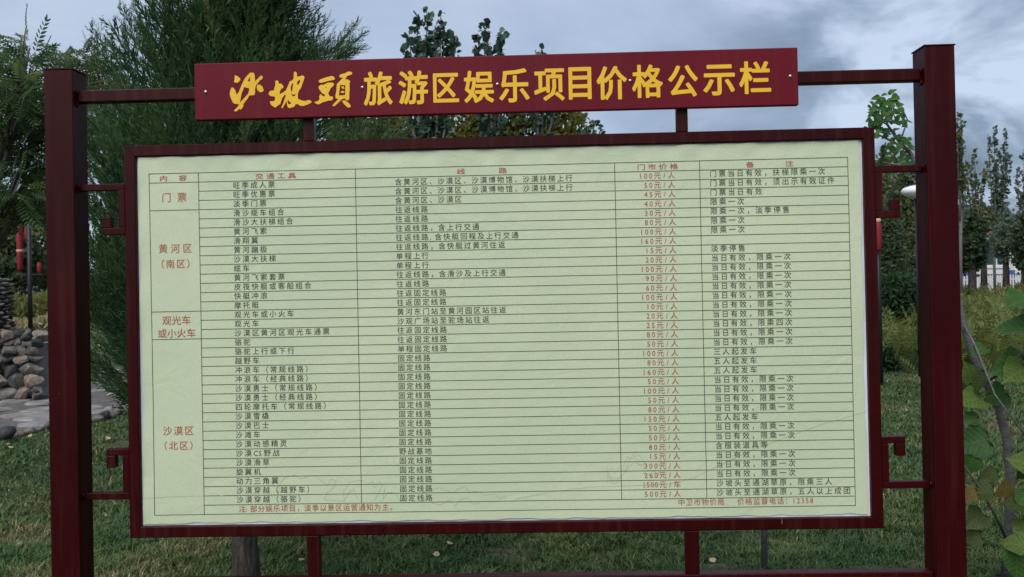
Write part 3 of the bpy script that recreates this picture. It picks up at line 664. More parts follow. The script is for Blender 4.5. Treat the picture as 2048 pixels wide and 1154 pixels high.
for (x, D, top, bot, r_, tn, ml, lb) in [(1944, 26, 415, 540, 24, .12, 'farleaf', 'dark rounded tree with twin trunks right of the right post'),
                                     (1905, 27, 420, 560, 26, .15, 'farleaf', 'dark tree hidden partly by the right post'),
                                     (2052, 28, 430, 545, 22, .25, 'farleaf', 'dark tree at the right edge in front of the white fence'),
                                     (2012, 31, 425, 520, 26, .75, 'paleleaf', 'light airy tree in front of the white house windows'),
                                     (1968, 33, 410, 470, 20, .6, 'farleaf', 'small loose crown over the left end of the white house roof'),
                                     (2085, 30, 400, 560, 40, .25, 'farleaf', 'dark tree just past the right edge of the view')]:
    crown_tree('leafy_tree', lb, 'tree', x, D, top, bot, r_, ml, .11, 44 if tn > .4 else 60, 30 if tn > .4 else 60, tint=tn, group='trees in front of the white house', sig=.2, trunk_r=.13)

# ------------------------------------------------------------ white house, fence
def house():
    D = 47; B = base(2010, D); root = empty('white_house', 'white two-storey house with brown roof behind the trees at the right', 'house', B)
    wx0, wx1 = -2.9, 6.0; H = 2.95
    m_ = MB(); ops = [(-2.3, -1.5, 1.4, 2.5), (-.9, .2, 1.4, 2.5), (1.2, 2.3, 1.4, 2.5), (3.4, 4.5, 1.4, 2.5)]
    # front wall in pieces round the window openings
    xs_ = [wx0]; 
    for a, b_, c, d in ops: m_.box(xs_[-1], a, 0, .25, -.6, H); m_.box(a, b_, 0, .25, -.6, c); m_.box(a, b_, 0, .25, d, H); xs_.append(b_)
    m_.box(xs_[-1], wx1, 0, .25, -.6, H); m_.box(wx0, wx0 + .25, .26, 6, -.6, H); m_.box(wx1 - .25, wx1, .26, 6, -.6, H); m_.box(wx0 + .26, wx1 - .26, 5.75, 6, -.6, H)
    m_.build('wall', M['housewall'], root)
    for a, b_, c, d in ops:
        f = MB(); f.box(a, b_, .06, .12, c, c + .07); f.box(a, b_, .06, .12, d - .07, d); f.box(a, a + .07, .06, .12, c + .07, d - .07); f.box(b_ - .07, b_, .06, .12, c + .07, d - .07); f.box((a + b_) / 2 - .03, (a + b_) / 2 + .03, .06, .12, c + .07, d - .07)
        wn_ = f.build('window', M['whitepaint'], root); MB().box(a + .07, b_ - .07, .085, .095, c + .07, d - .07).build('pane', M['glass'], wn_)
        MB().box(a - .1, b_ + .1, -.08, 0, c - .1, c - .003).build('window_sill', M['whitepaint'], root)
    MB().box(wx0 - .3, wx1 + .3, -.35, -.004, H - .22, H + .02).build('cornice', M['whitepaint'], root)
    MB().box(wx0 - .1, wx1 + .1, -.1, -.003, 1.0, 1.2).build('band', M['whitepaint'], root)
    r_ = MB(); r_.add([(wx0 - .4, -.5, H + .02), (wx1 + .4, -.5, H + .02), (wx1 + .4, 6.4, H + .02), (wx0 - .4, 6.4, H + .02), (wx0 + 1.2, 3, H + .85), (wx1 - 1.2, 3, H + .85)],
                      [(0, 1, 5, 4), (1, 2, 5), (2, 3, 4, 5), (3, 0, 4), (3, 2, 1, 0)]); r_.build('roof', M['roof'], root)
    MB().box(wx0 + .35, wx0 + .7, -.02, -.001, -.6, 1.0).build('brick_pier', M['roof'], root)
house()
def fence():
    D = 42; B = base(1930, D); root = empty('picket_fence', 'low white picket fence with blue posts in front of the white house', 'fence', B)
    me = MB().add([(-.03, 0, 0), (.03, 0, 0), (.03, 0, .85), (0, 0, .93), (-.03, 0, .85), (-.03, .03, 0), (.03, .03, 0), (.03, .03, .85), (0, .03, .93), (-.03, .03, .85)],
                  [(0, 1, 2, 3, 4), (9, 8, 7, 6, 5), (0, 5, 6, 1), (1, 6, 7, 2), (2, 7, 8, 3), (3, 8, 9, 4), (4, 9, 5, 0)]).mesh('picket')
    for i in range(52): 
        o = obj('picket', me, M['whitepaint'], root, (i * .115, 0, 0))
    for z in (.18, .68): MB().box(-.05, 5.95, .032, .07, z, z + .06).build('rail', M['whitepaint'], root)
    for i in range(4): MB().box(i * 2.0 - .12 + .2, i * 2.0 + .12 + .2, .08, .30, 0, 1.12, .01).build('post', M['bluepaint'], root)
fence()
# low white roofed shelter glimpsed left of the right post
B = base(1797, 30); root = empty('white_roofed_shelter', 'small shelter with a flat white roof glimpsed left of the right post', 'shelter', B)
zt = at(1797, 523, 30)[2] - B[2]
MB().box(-.85, .5, -.6, .6, zt - .07, zt + .07, .02).build('roof', M['whitepaint'], root)
for sx in (-.75, .4):
    for sy in (-.5, .5): MB().box(sx - .04, sx + .04, sy - .04, sy + .04, -.1, zt - .072).build('leg', M['iron'], root)

# ------------------------------------------------------------ lamp posts with red lanterns
def pennant(mb, x, z0, z1, w_, y=0):
    prof = [(0.02, z0), (w_ * .5, z0 + (z1 - z0) * .08), (w_ * .55, z0 + (z1 - z0) * .5), (w_ * .62, z0 + (z1 - z0) * .8), (w_ * .45, z1 - .02), (.03, z1)]
    mb.lathe(prof, 12, (x, y, 0))
D = 15.5; B = base(60, D); top = at(60, 405, D)[2] - B[2]
root = empty('lantern_post', 'dark iron pole with crossbar and red lanterns at the left edge', 'lamp post', B, 'iron poles carrying red lanterns')
MB().tube([(0, 0, -.1), (0, 0, top)], .037, 12).build('pole', M['iron'], root, True)
zc = at(60, 549, D)[2] - B[2]
MB().box(-.24, .22, -.012, .012, zc - .012, zc + .012).build('crossbar', M['iron'], root)
zt = at(60, 452, D)[2] - B[2]
MB().box(-.26, .02, .04, .06, zt, zt + .02).build('arm', M['iron'], root)
q = MB(); pennant(q, -.19, zc + .05, zt - .01, .09, .05); lan = q.build('lantern', M['redcloth'], root, True)
zg = at(60, 501, D)[2] - B[2]; MB().lathe([(.050, zg - .02), (.058, zg), (.058, zg + .01), (.05, zg + .02)], 12, (-.19, .05, 0)).build('gold_band', M['gold'], lan)
q = MB(); pennant(q, .165, zc + .02, zc + .20, .06, .0); q.build('lantern', M['redcloth'], root, True)
q = MB(); pennant(q, -.065, zt - .28, zt - .02, .07, .05); q.build('lantern', M['redcloth'], root, True)

D = 12.0; B = base(1758, D); top = at(1758, 400, D)[2] - B[2]
root = empty('lantern_post', 'dark iron pole with one red lantern just right of the board frame', 'lamp post', B, 'iron poles carrying red lanterns')
MB().tube([(0, 0, -.1), (0, 0, top)], .030, 12).build('pole', M['iron'], root, True)
z0 = at(1757, 503, D)[2] - B[2]; z1 = at(1757, 437, D)[2] - B[2]
MB().box(-.03, .03, -.07, -.045, z1 + .002, z1 + .02).build('arm', M['iron'], root)
q = MB(); pennant(q, -.025, z0, z1 - .05, .080, -.085); lan = q.build('lantern', M['redcloth'], root, True)
MB().lathe([(.035, z1 - .05), (.04, z1 - .03), (.035, z1)], 12, (-.025, -.085, 0)).build('gold_band', M['gold'], lan)

D = 12.6; B = base(1838, D); zc = at(1838, 384, D)[2] - B[2]
root = empty('garden_lamp', 'white oval lamp shade poking out left of the right post', 'lamp post', B)
MB().tube([(.0, 0, -.1), (0, 0, zc - .07)], .03, 10).build('pole', M['iron'], root, True)
MB().lathe([(.03, -.095), (.10, -.075), (.18, -.02), (.20, .02), (.17, .06), (.09, .085), (.02, .095)], 24, (0, 0, zc)).build('lamp_shade', M['whiteplastic'], root, True)

# ------------------------------------------------------------ rocks
def rock_mesh(seed, sx=1, sy=1, sz=.7, sub=2):
    import bmesh
    bm = bmesh.new(); bmesh.ops.create_icosphere(bm, subdivisions=sub, radius=.5); r_ = random.Random(seed)
    ph = [(Vector((r_.uniform(-1, 1), r_.uniform(-1, 1), r_.uniform(-1, 1))).normalized(), r_.uniform(.20, .38)) for _ in range(11)]
    for v in bm.verts:
        for d, c in ph:                       # cut flat facets
            k = v.co.dot(d)
            if k > c: v.co -= d * (k - c) * .97
        v.co *= 1 + r_.uniform(-.03, .03)
        v.co.x *= sx; v.co.y *= sy; v.co.z *= sz
    me = bpy.data.meshes.new('rock'); bm.to_mesh(me); bm.free(); return me
def rock(name, P, s, mk, parent=None, sz=.7, smooth=False):
    me = rock_mesh(random.randrange(10 ** 6), 1 + random.uniform(-.1, .35), 1, sz); o = obj(name, me, M[mk], parent, smooth=True)
    o.location = P; o.scale = (s, s, s); o.rotation_euler = (random.uniform(-.2, .2), random.uniform(-.2, .2), random.uniform(-.6, .6)); return o
B = Vector(tuple(hit(30, 800)))
Dw = (np.array(B) - CP) @ CF
root = empty('rubble_wall', 'low dry wall of grey rounded rubble beside the path at the left edge', 'stone wall', B)
def wl(px, py, dd=0): return Vector(tuple(at(px, py, Dw + dd))) - B
row = 0; py = 797
while py > 672:
    s_px = random.uniform(24, 30) if row < 3 else random.uniform(16, 23)
    px = -230 + random.uniform(-10, 10)
    lim = 84 if py > 760 else (76 if py > 715 else 66)
    while px < lim:
        w_ = s_px * random.uniform(.9, 1.9)
        mk = random.choice(['rock', 'rock', 'rockwarm', 'rock', 'rockwarm', 'rockdark'])
        me = rock_mesh(random.randrange(10 ** 6), w_ / s_px, 1.1, .95)
        o = obj('stone', me, M[mk], root, smooth=False); s = s_px / FPX * Dw * 1.42
        o.location = wl(px + w_ / 2, py - s_px * .4, random.uniform(-.05, .05) + .02 * row); o.scale = (s, s, s); o.rotation_euler = (random.uniform(-.15, .15), random.uniform(-.15, .15), random.uniform(-.3, .3))
        px += w_ * .93
    py -= s_px * .82; row += 1
for px, py, s, mk in [(50, 676, .17, 'rockdark'), (36, 686, .13, 'rock'), (66, 786, .2, 'rockdark')]:
    o = rock('stone', wl(px, py, -.08), s, mk, root)
q = MB(); a = wl(-250, 800, .16); b_ = wl(72, 800, .16); zt = wl(0, 690, 0).z
q.box(a.x, b_.x, .12, .5, -.2, zt); q.build('wall_core', M['rock'], root)
# stepped slab boulders just right of it
root = empty('slab_boulders', 'grey slab boulders stacked between the rubble wall and the left post', 'boulders', Vector(tuple(hit(100, 770))))
Bs = root.location.copy(); Ds = (np.array(Bs) - CP) @ CF
for px, py, w_, h_ in [(92, 690, 60, 38), (100, 712, 62, 16), (104, 735, 60, 32), (98, 765, 44, 22), (130, 700, 60, 60), (140, 750, 70, 40)]:
    me = rock_mesh(random.randrange(10 ** 6), w_ / h_, 1.5, 1.0); o = obj('boulder', me, M['rock'], root, smooth=False); s = h_ / FPX * Ds * 1.35
    o.location = Vector(tuple(at(px, py, Ds + .25))) - Bs; o.scale = (s,) * 3
# pebble column
D = 15.0; B = base(-8, D); root = empty('pebble_column', 'column of stacked grey pebbles standing behind the rubble wall at the left edge', 'stone column', B)
zt = at(0, 562, D)[2] - B[2]; z = 0; k = 0
while z < zt:
    r_ = .19 + .05 * (1 - z / zt)
    for j in range(9):
        a = j * 2 * math.pi / 9 + (k % 2) * .35
        o = rock('stone', (math.cos(a) * r_, math.sin(a) * r_, z + .03), random.uniform(.13, .17), random.choice(['rock', 'rock', 'rockdark']), root, .55)
    z += .068; k += 1
MB().tube([(0, 0, -.1), (0, 0, zt - .02)], [.17, .13], 10).build('core', M['rockdark'], root)
# edging stones between lawn and path
root = empty('path_edging', 'row of rounded edging stones between lawn and flagstone path', 'stone edging', (0, 0, 0))
for px, py, s, mk in [(-60, 905, .26, 'rock'), (-32, 896, .2, 'rockwarm'), (10, 872, .27, 'rockdark'), (38, 866, .16, 'rockwarm'), (58, 862, .15, 'rockwarm'), (78, 858, .13, 'rock'), (98, 850, .18, 'rock'), (130, 846, .17, 'rockwarm'), (160, 842, .16, 'rock'),
                      (190, 838, .17, 'rock'), (207, 832, .2, 'rockdark'), (222, 830, .14, 'rock'), (236, 824, .17, 'rockwarm'), (262, 822, .18, 'rock'), (290, 816, .2, 'rock'), (325, 812, .18, 'rockwarm'), (360, 808, .2, 'rock')]:
    P = hit(px, py + s * 40); rock('stone', (P[0], P[1], P[2] + s * .22), s, mk, root, .8)
P = hit(40, 1103); o = rock('lawn_stone', (P[0], P[1], P[2] + .045), .075, 'rockwarm', None, .6); tag(o, 'single small pale brown stone lying on the lawn at the lower left', 'stone')

# fallen leaves
lm = arr_mesh('fallen_leaf', LEAF_R[0] * np.array([1, 1, 1.5]), LEAF_R[1], [.9, 1.0])
flm = noise_mat('fallen_leaf', [(.3, (.30, .22, .10)), (.7, (.46, .40, .24))], 20, .7)
FL = [(15, 893, 'pale fallen leaf just below the dark edging stone at the left edge'), (20, 903, 'larger pale fallen leaf at the lawn rim by the left edge'), (62, 880, 'pale fallen leaf under the brown edging stones, left of the left post'),
      (40, 922, 'pale fallen leaf on open lawn, left of the left post'), (218, 880, 'pale fallen leaf between the left post and the board frame'), (600, 1134, 'whitish fallen leaf beside the left lower upright of the board'),
      (896, 1100, 'pale curled fallen leaf below the board, left of its middle'), (204, 1038, 'yellow fallen leaf on straw between the left post and frame corner'), (1430, 1138, 'small bright fallen leaf on the bare soil patch'),
      (880, 1122, 'brownish fallen leaf below the board, lower of the two near its middle')]
for px, py, lb in FL:
    P = hit(px, py); o = obj('fallen_leaf', lm, flm, None); s = .040 if py > 1000 else .055
    o.location = (P[0], P[1], P[2] + .035); o.scale = (s, s, s); o.rotation_euler = (random.uniform(-.5, .5), random.uniform(-.5, .5), random.random() * 6)
    tag(o, lb, 'fallen leaf', 'fallen leaves on the lawn')

# ------------------------------------------------------------ thin stake behind the board
B = base(1516, 4.75); root = empty('sapling_stake', 'thin grey sapling stem rising from bare soil behind the board, right of centre', 'sapling', B)
MB().tube([(0, 0, -.05), (.01, 0, .5), (0, .02, 1.1), (.03, .04, 1.6)], [.017, .015, .012, .006], 8).build('stem', M['greybark'], root, True)
tw = MB(); tw.tube([(.0, .01, .9), (.12, .04, 1.2)], [.006, .003], 5); tw.tube([(0, .02, 1.1), (-.13, .0, 1.4)], [.006, .003], 5); tw.build('twigs', M['greybark'], root)
# bare soil patch round it
ms = MB(); c = hit(1445, 1140)
ring = [(c[0] + .17 * math.cos(a) * (1 + .15 * math.sin(3 * a)), c[1] + .10 * math.sin(a)) for a in np.linspace(0, 6.283, 25)[:-1]]
ms.add([(c[0], c[1], c[2] + .028)] + [(x, y, float(gh(x, y)) - .004) for x, y in ring] + [((x + c[0]) / 2, (y + c[1]) / 2, c[2] + .022) for x, y in ring],
       [(0, 25 + k, 25 + (k + 1) % 24) for k in range(24)] + [(25 + k, 1 + k, 1 + (k + 1) % 24, 25 + (k + 1) % 24) for k in range(24)])
soilm = noise_mat('bare_soil', [(.3, (.050, .038, .030)), (.7, (.13, .105, .085))], 14, .95, bump=1, bscale=60)
tag(ms.build('soil_patch', soilm, None, True), kind='structure')

# ------------------------------------------------------------ big-leaved sapling by the right post
def heart_leaf():
    n = 9; V = []; F = []
    prof = [0, .30, .47, .52, .48, .40, .29, .16, .05, 0]
    ysn = [0, -.04, .08, .22, .38, .54, .70, .84, .95, 1.06]
    for i in range(10):
        y = ysn[i]; w_ = prof[i] * (1 + .05 * math.sin(i * 2.4)); z = -.16 * max(y, 0) ** 2
        for s in (-1, -.5, 0, .5, 1): V.append((s * w_, y + (.04 if i == 1 and s == 0 else 0), z + abs(s) * w_ * .28 + .018 * math.sin(i * 1.9) * abs(s)))
    for i in range(9):
        for j in range(4): F.append((i * 5 + j, i * 5 + j + 1, (i + 1) * 5 + j + 1, (i + 1) * 5 + j))
    # petiole
    V += [(-.012, 0, 0), (.012, 0, 0), (.008, -.45, .10), (-.008, -.45, .10)]; F.append((50, 51, 52, 53))
    return V, F
HV, HF = heart_leaf(); HM = []
leaf_base = leaf_mat  # keep
def broad_mat(name, c):
    m, t, b = mat(name, .5, .22); n = t.nodes; l = t.links
    tc = n.new('ShaderNodeTexCoord'); s = n.new('ShaderNodeSeparateXYZ'); l.new(tc.outputs['Object'], s.inputs[0])
    def mt(op, a, b2=None):
        k = n.new('ShaderNodeMath'); k.operation = op
        for i, v in enumerate((a, b2)):
            if v is None: continue
            if isinstance(v, (int, float)): k.inputs[i].default_value = v
            else: l.new(v, k.inputs[i])
        return k.outputs[0]
    ax_ = mt('ABSOLUTE', s.outputs[0]); vein = mt('ABSOLUTE', mt('SUBTRACT', mt('FRACT', mt('MULTIPLY', mt('SUBTRACT', s.outputs[1], mt('MULTIPLY', ax_, .7)), 6.5)), .5))
    v1 = mt('LESS_THAN', vein, .07); v2 = mt('LESS_THAN', ax_, .014); vv = mt('MAXIMUM', v1, v2)
    nz = n.new('ShaderNodeTexNoise'); nz.inputs['Scale'].default_value = 5; nz.inputs['Detail'].default_value = 5; l.new(tc.outputs['Object'], nz.inputs['Vector'])
    r = n.new('ShaderNodeValToRGB'); l.new(nz.outputs[0], r.inputs[0]); r.color_ramp.elements[0].position = .3; r.color_ramp.elements[1].position = .75
    r.color_ramp.elements[0].color = (*[x * .75 for x in c], 1); r.color_ramp.elements[1].color = (*[x * 1.25 for x in c], 1)
    mi = n.new('ShaderNodeMixRGB'); l.new(mt('MULTIPLY', vv, .45), mi.inputs[0]); l.new(r.outputs[0], mi.inputs[1]); mi.inputs[2].default_value = (c[0] * 2 + .03, c[1] * 1.5 + .03, c[2] * 2, 1)
    l.new(mi.outputs[0], b.inputs['Base Color']); tr = n.new('ShaderNodeBsdfTranslucent'); l.new(mi.outputs[0], tr.inputs[0])
    ms_ = n.new('ShaderNodeMixShader'); ms_.inputs[0].default_value = .4; l.new(b.outputs[0], ms_.inputs[1]); l.new(tr.outputs[0], ms_.inputs[2]); l.new(ms_.outputs[0], n['Material Output'].inputs[0])
    bp = n.new('ShaderNodeBump'); bp.inputs['Strength'].default_value = .5; bp.inputs['Distance'].default_value = .004; l.new(vein, bp.inputs['Height']); l.new(bp.outputs[0], b.inputs['Normal'])
    return m
for nm, c in [('fresh_leaf', (.055, .13, .028)), ('dark_leaf', (.038, .10, .026)), ('lime_leaf', (.105, .17, .035)), ('amber_leaf', (.16, .12, .03)), ('olive_leaf', (.060, .088, .024)), ('young_leaf', (.075, .17, .04))]:
    me = bpy.data.meshes.new('leaf'); me.from_pydata(HV, [], HF); me.materials.append(broad_mat(nm, c)); me.polygons.foreach_set('use_smooth', [True] * len(me.polygons)); HM.append(me)
P0 = hit(2012, 1166)
B = Vector(tuple(P0)); root = empty('broadleaf_sapling', 'sapling with curved grey trunk and big heart-shaped leaves beside the right post', 'sapling', B)
Dt = (P0 - CP) @ CF
def sp_(px, py, dd=0): return Vector(tuple(at(px, py, Dt + dd))) - B
tk = [(2012, 1166), (2018, 1060), (2021, 960), (2014, 880), (1998, 820), (1972, 765), (1945, 710), (1928, 650), (1912, 580), (1890, 500), (1865, 420), (1840, 350), (1822, 308), (1800, 285), (1775, 250), (1768, 215)]
MB().tube([sp_(x, y) for x, y in tk], [.027, .024, .022, .021, .019, .017, .0185, .017, .016, .015, .013, .012, .010, .008, .006, .004], 10).build('trunk', M['greybark'], root, True)
def branch(pts, r0, r1):
    k = len(pts); MB().tube([sp_(*p) for p in pts], [r0 + (r1 - r0) * i / (k - 1) for i in range(k)], 6).build('branch', M['greybark'], root, True)
branch([(1815, 300, 0), (1785, 283, .03), (1750, 266, .05)], .007, .004)
branch([(1840, 350, 0), (1800, 330, -.1), (1765, 325, -.1)], .007, .003)
branch([(1800, 285, 0), (1815, 240, .05), (1800, 205, .05)], .005, .002)
branch([(1775, 250, 0), (1750, 235, 0), (1740, 225, 0)], .004, .002)
branch([(1972, 765, 0), (2010, 740, -.2), (2060, 690, -.3)], .008, .004)
branch([(2014, 1080, 0), (1985, 1020, -.25), (1945, 955, -.35), (1922, 920, -.4)], .008, .003)
branch([(2016, 1100, 0), (2040, 1060, -.2), (2080, 980, -.3)], .008, .004)
branch([(1928, 650, 0), (1950, 690, -.2), (1990, 790, -.35), (2050, 870, -.4)], .006, .004)
def put_leaf(px, py, size_px, ang, k, dd=0, tilt=.5, slim=1.0):
    """ang: direction in which the tip points in the view plane, degrees; size in px at its distance"""
    D_ = Dt + dd; s = size_px * .86 / FPX * D_; a = math.radians(ang)
    vr = Vector(tuple(CR)); vu = Vector(tuple(CU)); vf = Vector(tuple(CF))
    Yv = (vr * math.cos(a) + vu * math.sin(a)) * math.cos(tilt * .6) - vf * math.sin(tilt * .6) * random.choice((1, 1, -1))
    n0 = -vf * (1 - abs(tilt) * .5) + Vector((0, 0, 1)) * tilt + Vector([random.uniform(-.35, .35) for _ in range(3)])
    Xv = Yv.cross(n0).normalized(); Zv = Xv.cross(Yv).normalized(); Yv = Yv.normalized()
    o = bpy.data.objects.new('leaf', HM[k]); COL.objects.link(o); o.parent = root
    C = sp_(px, py, dd) - Yv * s * .45
    o.matrix_local = Matrix.Translation(C) @ Matrix((Xv, Yv, Zv)).transposed().to_4x4() @ Matrix.Diagonal((s * slim, s, s, 1))
# large leaves right of the post (positions read from the photograph)
for a in [(2020, 735, 88, 190, 0, -.25, .35), (1992, 792, 60, 200, 0, -.1, .5), (1942, 800, 66, 185, 2, -.2, .5), (2035, 655, 95, 175, 0, -.35, .9), (2040, 602, 85, 185, 0, -.4, .9),
          (2035, 745, 80, 200, 2, -.3, .6), (1938, 745, 50, 110, 2, -.1, .3), (1960, 765, 55, 240, 4, -.2, .6), (1936, 840, 48, 180, 0, -.2, .6), (1944, 885, 80, 195, 1, -.25, .4), 
          (1940, 930, 50, 250, 0, -.3, .4), (1975, 955, 55, 200, 4, -.3, .7), (2044, 925, 60, 160, 2, -.3, .5), (2048, 945, 44, 240, 4, -.25, .4),
          (2012, 978, 46, 85, 3, -.2, .3), (1938, 992, 44, 210, 3, -.35, .8), (1962, 985, 60, 190, 4, -.35, .8), (1950, 1040, 60, 210, 4, -.35, .6), (2035, 1008, 64, 175, 4, -.3, .9), 
          (2030, 1088, 60, 175, 2, -.35, .9), (2035, 1125, 74, 265, 0, -.35, .3), (2046, 1060, 55, 215, 2, -.3, .6), (1932, 780, 40, 220, 0, 0, .6), (1998, 720, 46, 215, 4, -.15, .8), 
          (2085, 700, 90, 200, 0, -.3, .5), (2100, 850, 90, 200, 2, -.3, .5), (2090, 1020, 90, 170, 4, -.3, .5), (2080, 620, 80, 170, 0, -.3, .7), (2046, 998, 44, 230, 0, -.3, .6), (1945, 1075, 44, 200, 4, -.35, .7), (1958, 700, 40, 200, 0, -.2, .6)]:
    put_leaf(*a)
# crown of small leaves against the sky
for i in range(150):
    u = random.random()
    if i < 62: x, y = random.gauss(1778, 17), random.gauss(240, 24)
    elif i < 95: x, y = random.gauss(1758, 14), random.gauss(240, 20)
    else: x, y = random.uniform(1772, 1826), random.uniform(268, 330)
    if y < 180 or y > 338 or x > 1850: continue
    if 1752 < x < 1790 and 268 < y < 296 and random.random() < .8: continue
    put_leaf(x, y, random.uniform(13, 22), random.choice([random.uniform(-60, 60), random.uniform(120, 250)]), random.choice([5, 5, 0, 2, 5, 1]), random.uniform(-.15, .2), random.uniform(.2, .95), .72)
for x, y, s, a_, k in [(1780, 184, 12, 70, 0), (1787, 182, 15, 40, 0), (1768, 190, 14, 190, 1), (1751, 196, 17, 190, 1), (1753, 207, 16, 195, 1), (1789, 196, 18, 195, 0), (1788, 203, 18, 15, 0), (1800, 210, 16, 15, 0), (1741, 231, 14, 190, 1), (1741, 228, 12, 230, 1), (1740, 246, 14, 235, 1), (1804, 222, 16, -60, 1), (1798, 222, 12, -85, 1), (1796, 236, 14, -80, 1), (1762, 215, 16, 200, 2), (1772, 208, 18, 200, 0), (1775, 224, 22, 15, 0), (1737, 240, 14, 210, 0)]:
    put_leaf(x, y, s * 1.15, a_, 5, random.uniform(-.05, .05), .35, .7)
for i in range(70): put_leaf(random.gauss(1880, 9), random.uniform(300, 640), random.uniform(18, 40), random.uniform(0, 360), random.choice([0, 1, 4]), random.uniform(.0, .4), random.uniform(.3, .9))
for i in range(14): put_leaf(random.uniform(1755, 1772), random.uniform(318, 345), random.uniform(14, 20), random.uniform(120, 330), random.choice([0, 1, 4]), random.uniform(.0, .2), .6)

# ------------------------------------------------------------ THE PRICE BOARD
BR = empty('notice_board', 'dark red steel price notice board on two square posts, standing on the lawn', 'notice board', (0, 0, 0))
BV = .0035
for sx in (-1, 1):
    x0, x1 = (1.417, 1.515) if sx > 0 else (-1.515, -1.417)
    p = MB().box(x0, x1, 0, .1, -.35, 2.246, BV).build('post', M['post'], BR)
    MB().box(x0 - .002, x1 + .002, -.002, .102, 2.247, 2.251).build('cap', M['post'], p)
FY0, FY1 = .030, .070
# mitred frame
def mitre_bar(x0, z0, x1, z1, w_, inner):
    pass
fo = [(-1.26, .662), (1.26, .662), (1.26, 1.990), (-1.26, 1.990)]; fi = [(-1.222, .700), (1.222, .700), (1.222, 1.952), (-1.222, 1.952)]
for k in range(4):
    a, b_, c, d = fo[k], fo[(k + 1) % 4], fi[(k + 1) % 4], fi[k]
    g_ = .0006; cx_ = (a[0] + b_[0] + c[0] + d[0]) / 4; cz_ = (a[1] + b_[1] + c[1] + d[1]) / 4
    def sh(p): return (p[0] + (g_ if p[0] < cx_ else -g_) * (k % 2 == 0), p[1] + (g_ if p[1] < cz_ else -g_) * (k % 2 == 1))
    Q = [sh(p) for p in (a, b_, c, d)]
    bw = .003
    # front face slightly rounded at its outer and inner edge
    def ins(p, q, f): return (p[0] + (q[0] - p[0]) * f, p[1] + (q[1] - p[1]) * f)
    fr = [ins(Q[0], Q[3], .08), ins(Q[1], Q[2], .08), ins(Q[2], Q[1], .08), ins(Q[3], Q[0], .08)]
    V = [(x, FY1, z) for x, z in Q] + [(x, FY0 + bw, z) for x, z in Q] + [(x, FY0, z) for x, z in fr]
    F = [(0, 1, 2, 3)] + [(i, (i + 1) % 4, 4 + (i + 1) % 4, 4 + i) for i in range(4)] + [(4 + i, 4 + (i + 1) % 4, 8 + (i + 1) % 4, 8 + i) for i in range(4)] + [(8, 9, 10, 11)]
    fb = MB().add(V, F); fme = fb.mesh('frame_rail')
    import bmesh
    bm = bmesh.new(); bm.from_mesh(fme); bmesh.ops.recalc_face_normals(bm, faces=bm.faces); bm.to_mesh(fme); bm.free()
    obj('frame_rail', fme, M['post'], BR)
# upper crossbar (runs behind the heading board)
MB().box(-1.4165, 1.4165, FY0, FY1, 2.141, 2.182, BV).build('crossbar', M['post'], BR)
MB().box(-1.4165, 1.4165, FY0 - .004, FY1 + .004, .478, .519, BV).build('crossbar', M['post'], BR)
for x0, x1 in ((-.647, -.611), (.609, .645)): MB().box(x0, x1, FY0 + .001, FY1 - .001, 1.9905, 2.1405, .002).build('upright', M['post'], BR)
for x0, x1 in ((-.660, -.618), (.608, .652)): MB().box(x0, x1, FY0 + .001, FY1 - .001, .5195, .6615, .002).build('upright', M['post'], BR)
def scroll(s, up):
    """hook bracket of square tube: bar to the post, riser and curled tip"""
    X = lambda a, b_: (min(s * a, s * b_), max(s * a, s * b_))
    y0, y1 = FY0 + .004, FY0 + .032
    if up:
        MB().box(*X(1.2605, 1.4165), y0, y1, 1.840, 1.862, .002).build('bracket_bar', M['post'], BR)
        r_ = MB(); r_.box(*X(1.2605, 1.283), y0, y1, 1.713, 1.8395, .002); h_ = r_.build('bracket', M['post'], BR)
        MB().box(*X(1.2605, 1.340), y0, y1, 1.689, 1.7125, .002).build('bracket_foot', M['post'], BR)
        MB().box(*X(1.310, 1.340), y0, y1, 1.7130, 1.750, .002).build('bracket_tip', M['post'], BR)
    else:
        MB().box(*X(1.2605, 1.4165), y0, y1, .792, .815, .002).build('bracket_bar', M['post'], BR)
        MB().box(*X(1.2605, 1.283), y0, y1, .8155, .9405, .002).build('bracket', M['post'], BR)
        MB().box(*X(1.2605, 1.338), y0, y1, .941, .9635, .002).build('bracket_foot', M['post'], BR)
        MB().box(*X(1.308, 1.338), y0, y1, .899, .9405, .002).build('bracket_tip', M['post'], BR)
for s in (-1, 1):
    for u in (0, 1): scroll(s, u)
    for z, yy in ((2.182, 0), (2.141, 0), (1.862, 0), (.815, 0)):          # weld beads
        q = MB(); x = s * 1.4163
        q.tube([(x, FY0 - .002, z - .018), (x - s * .002, FY0 - .003, z - .009), (x, FY0 - .002, z)], .0035, 6); q.build('weld_bead', M['post'], BR, True)

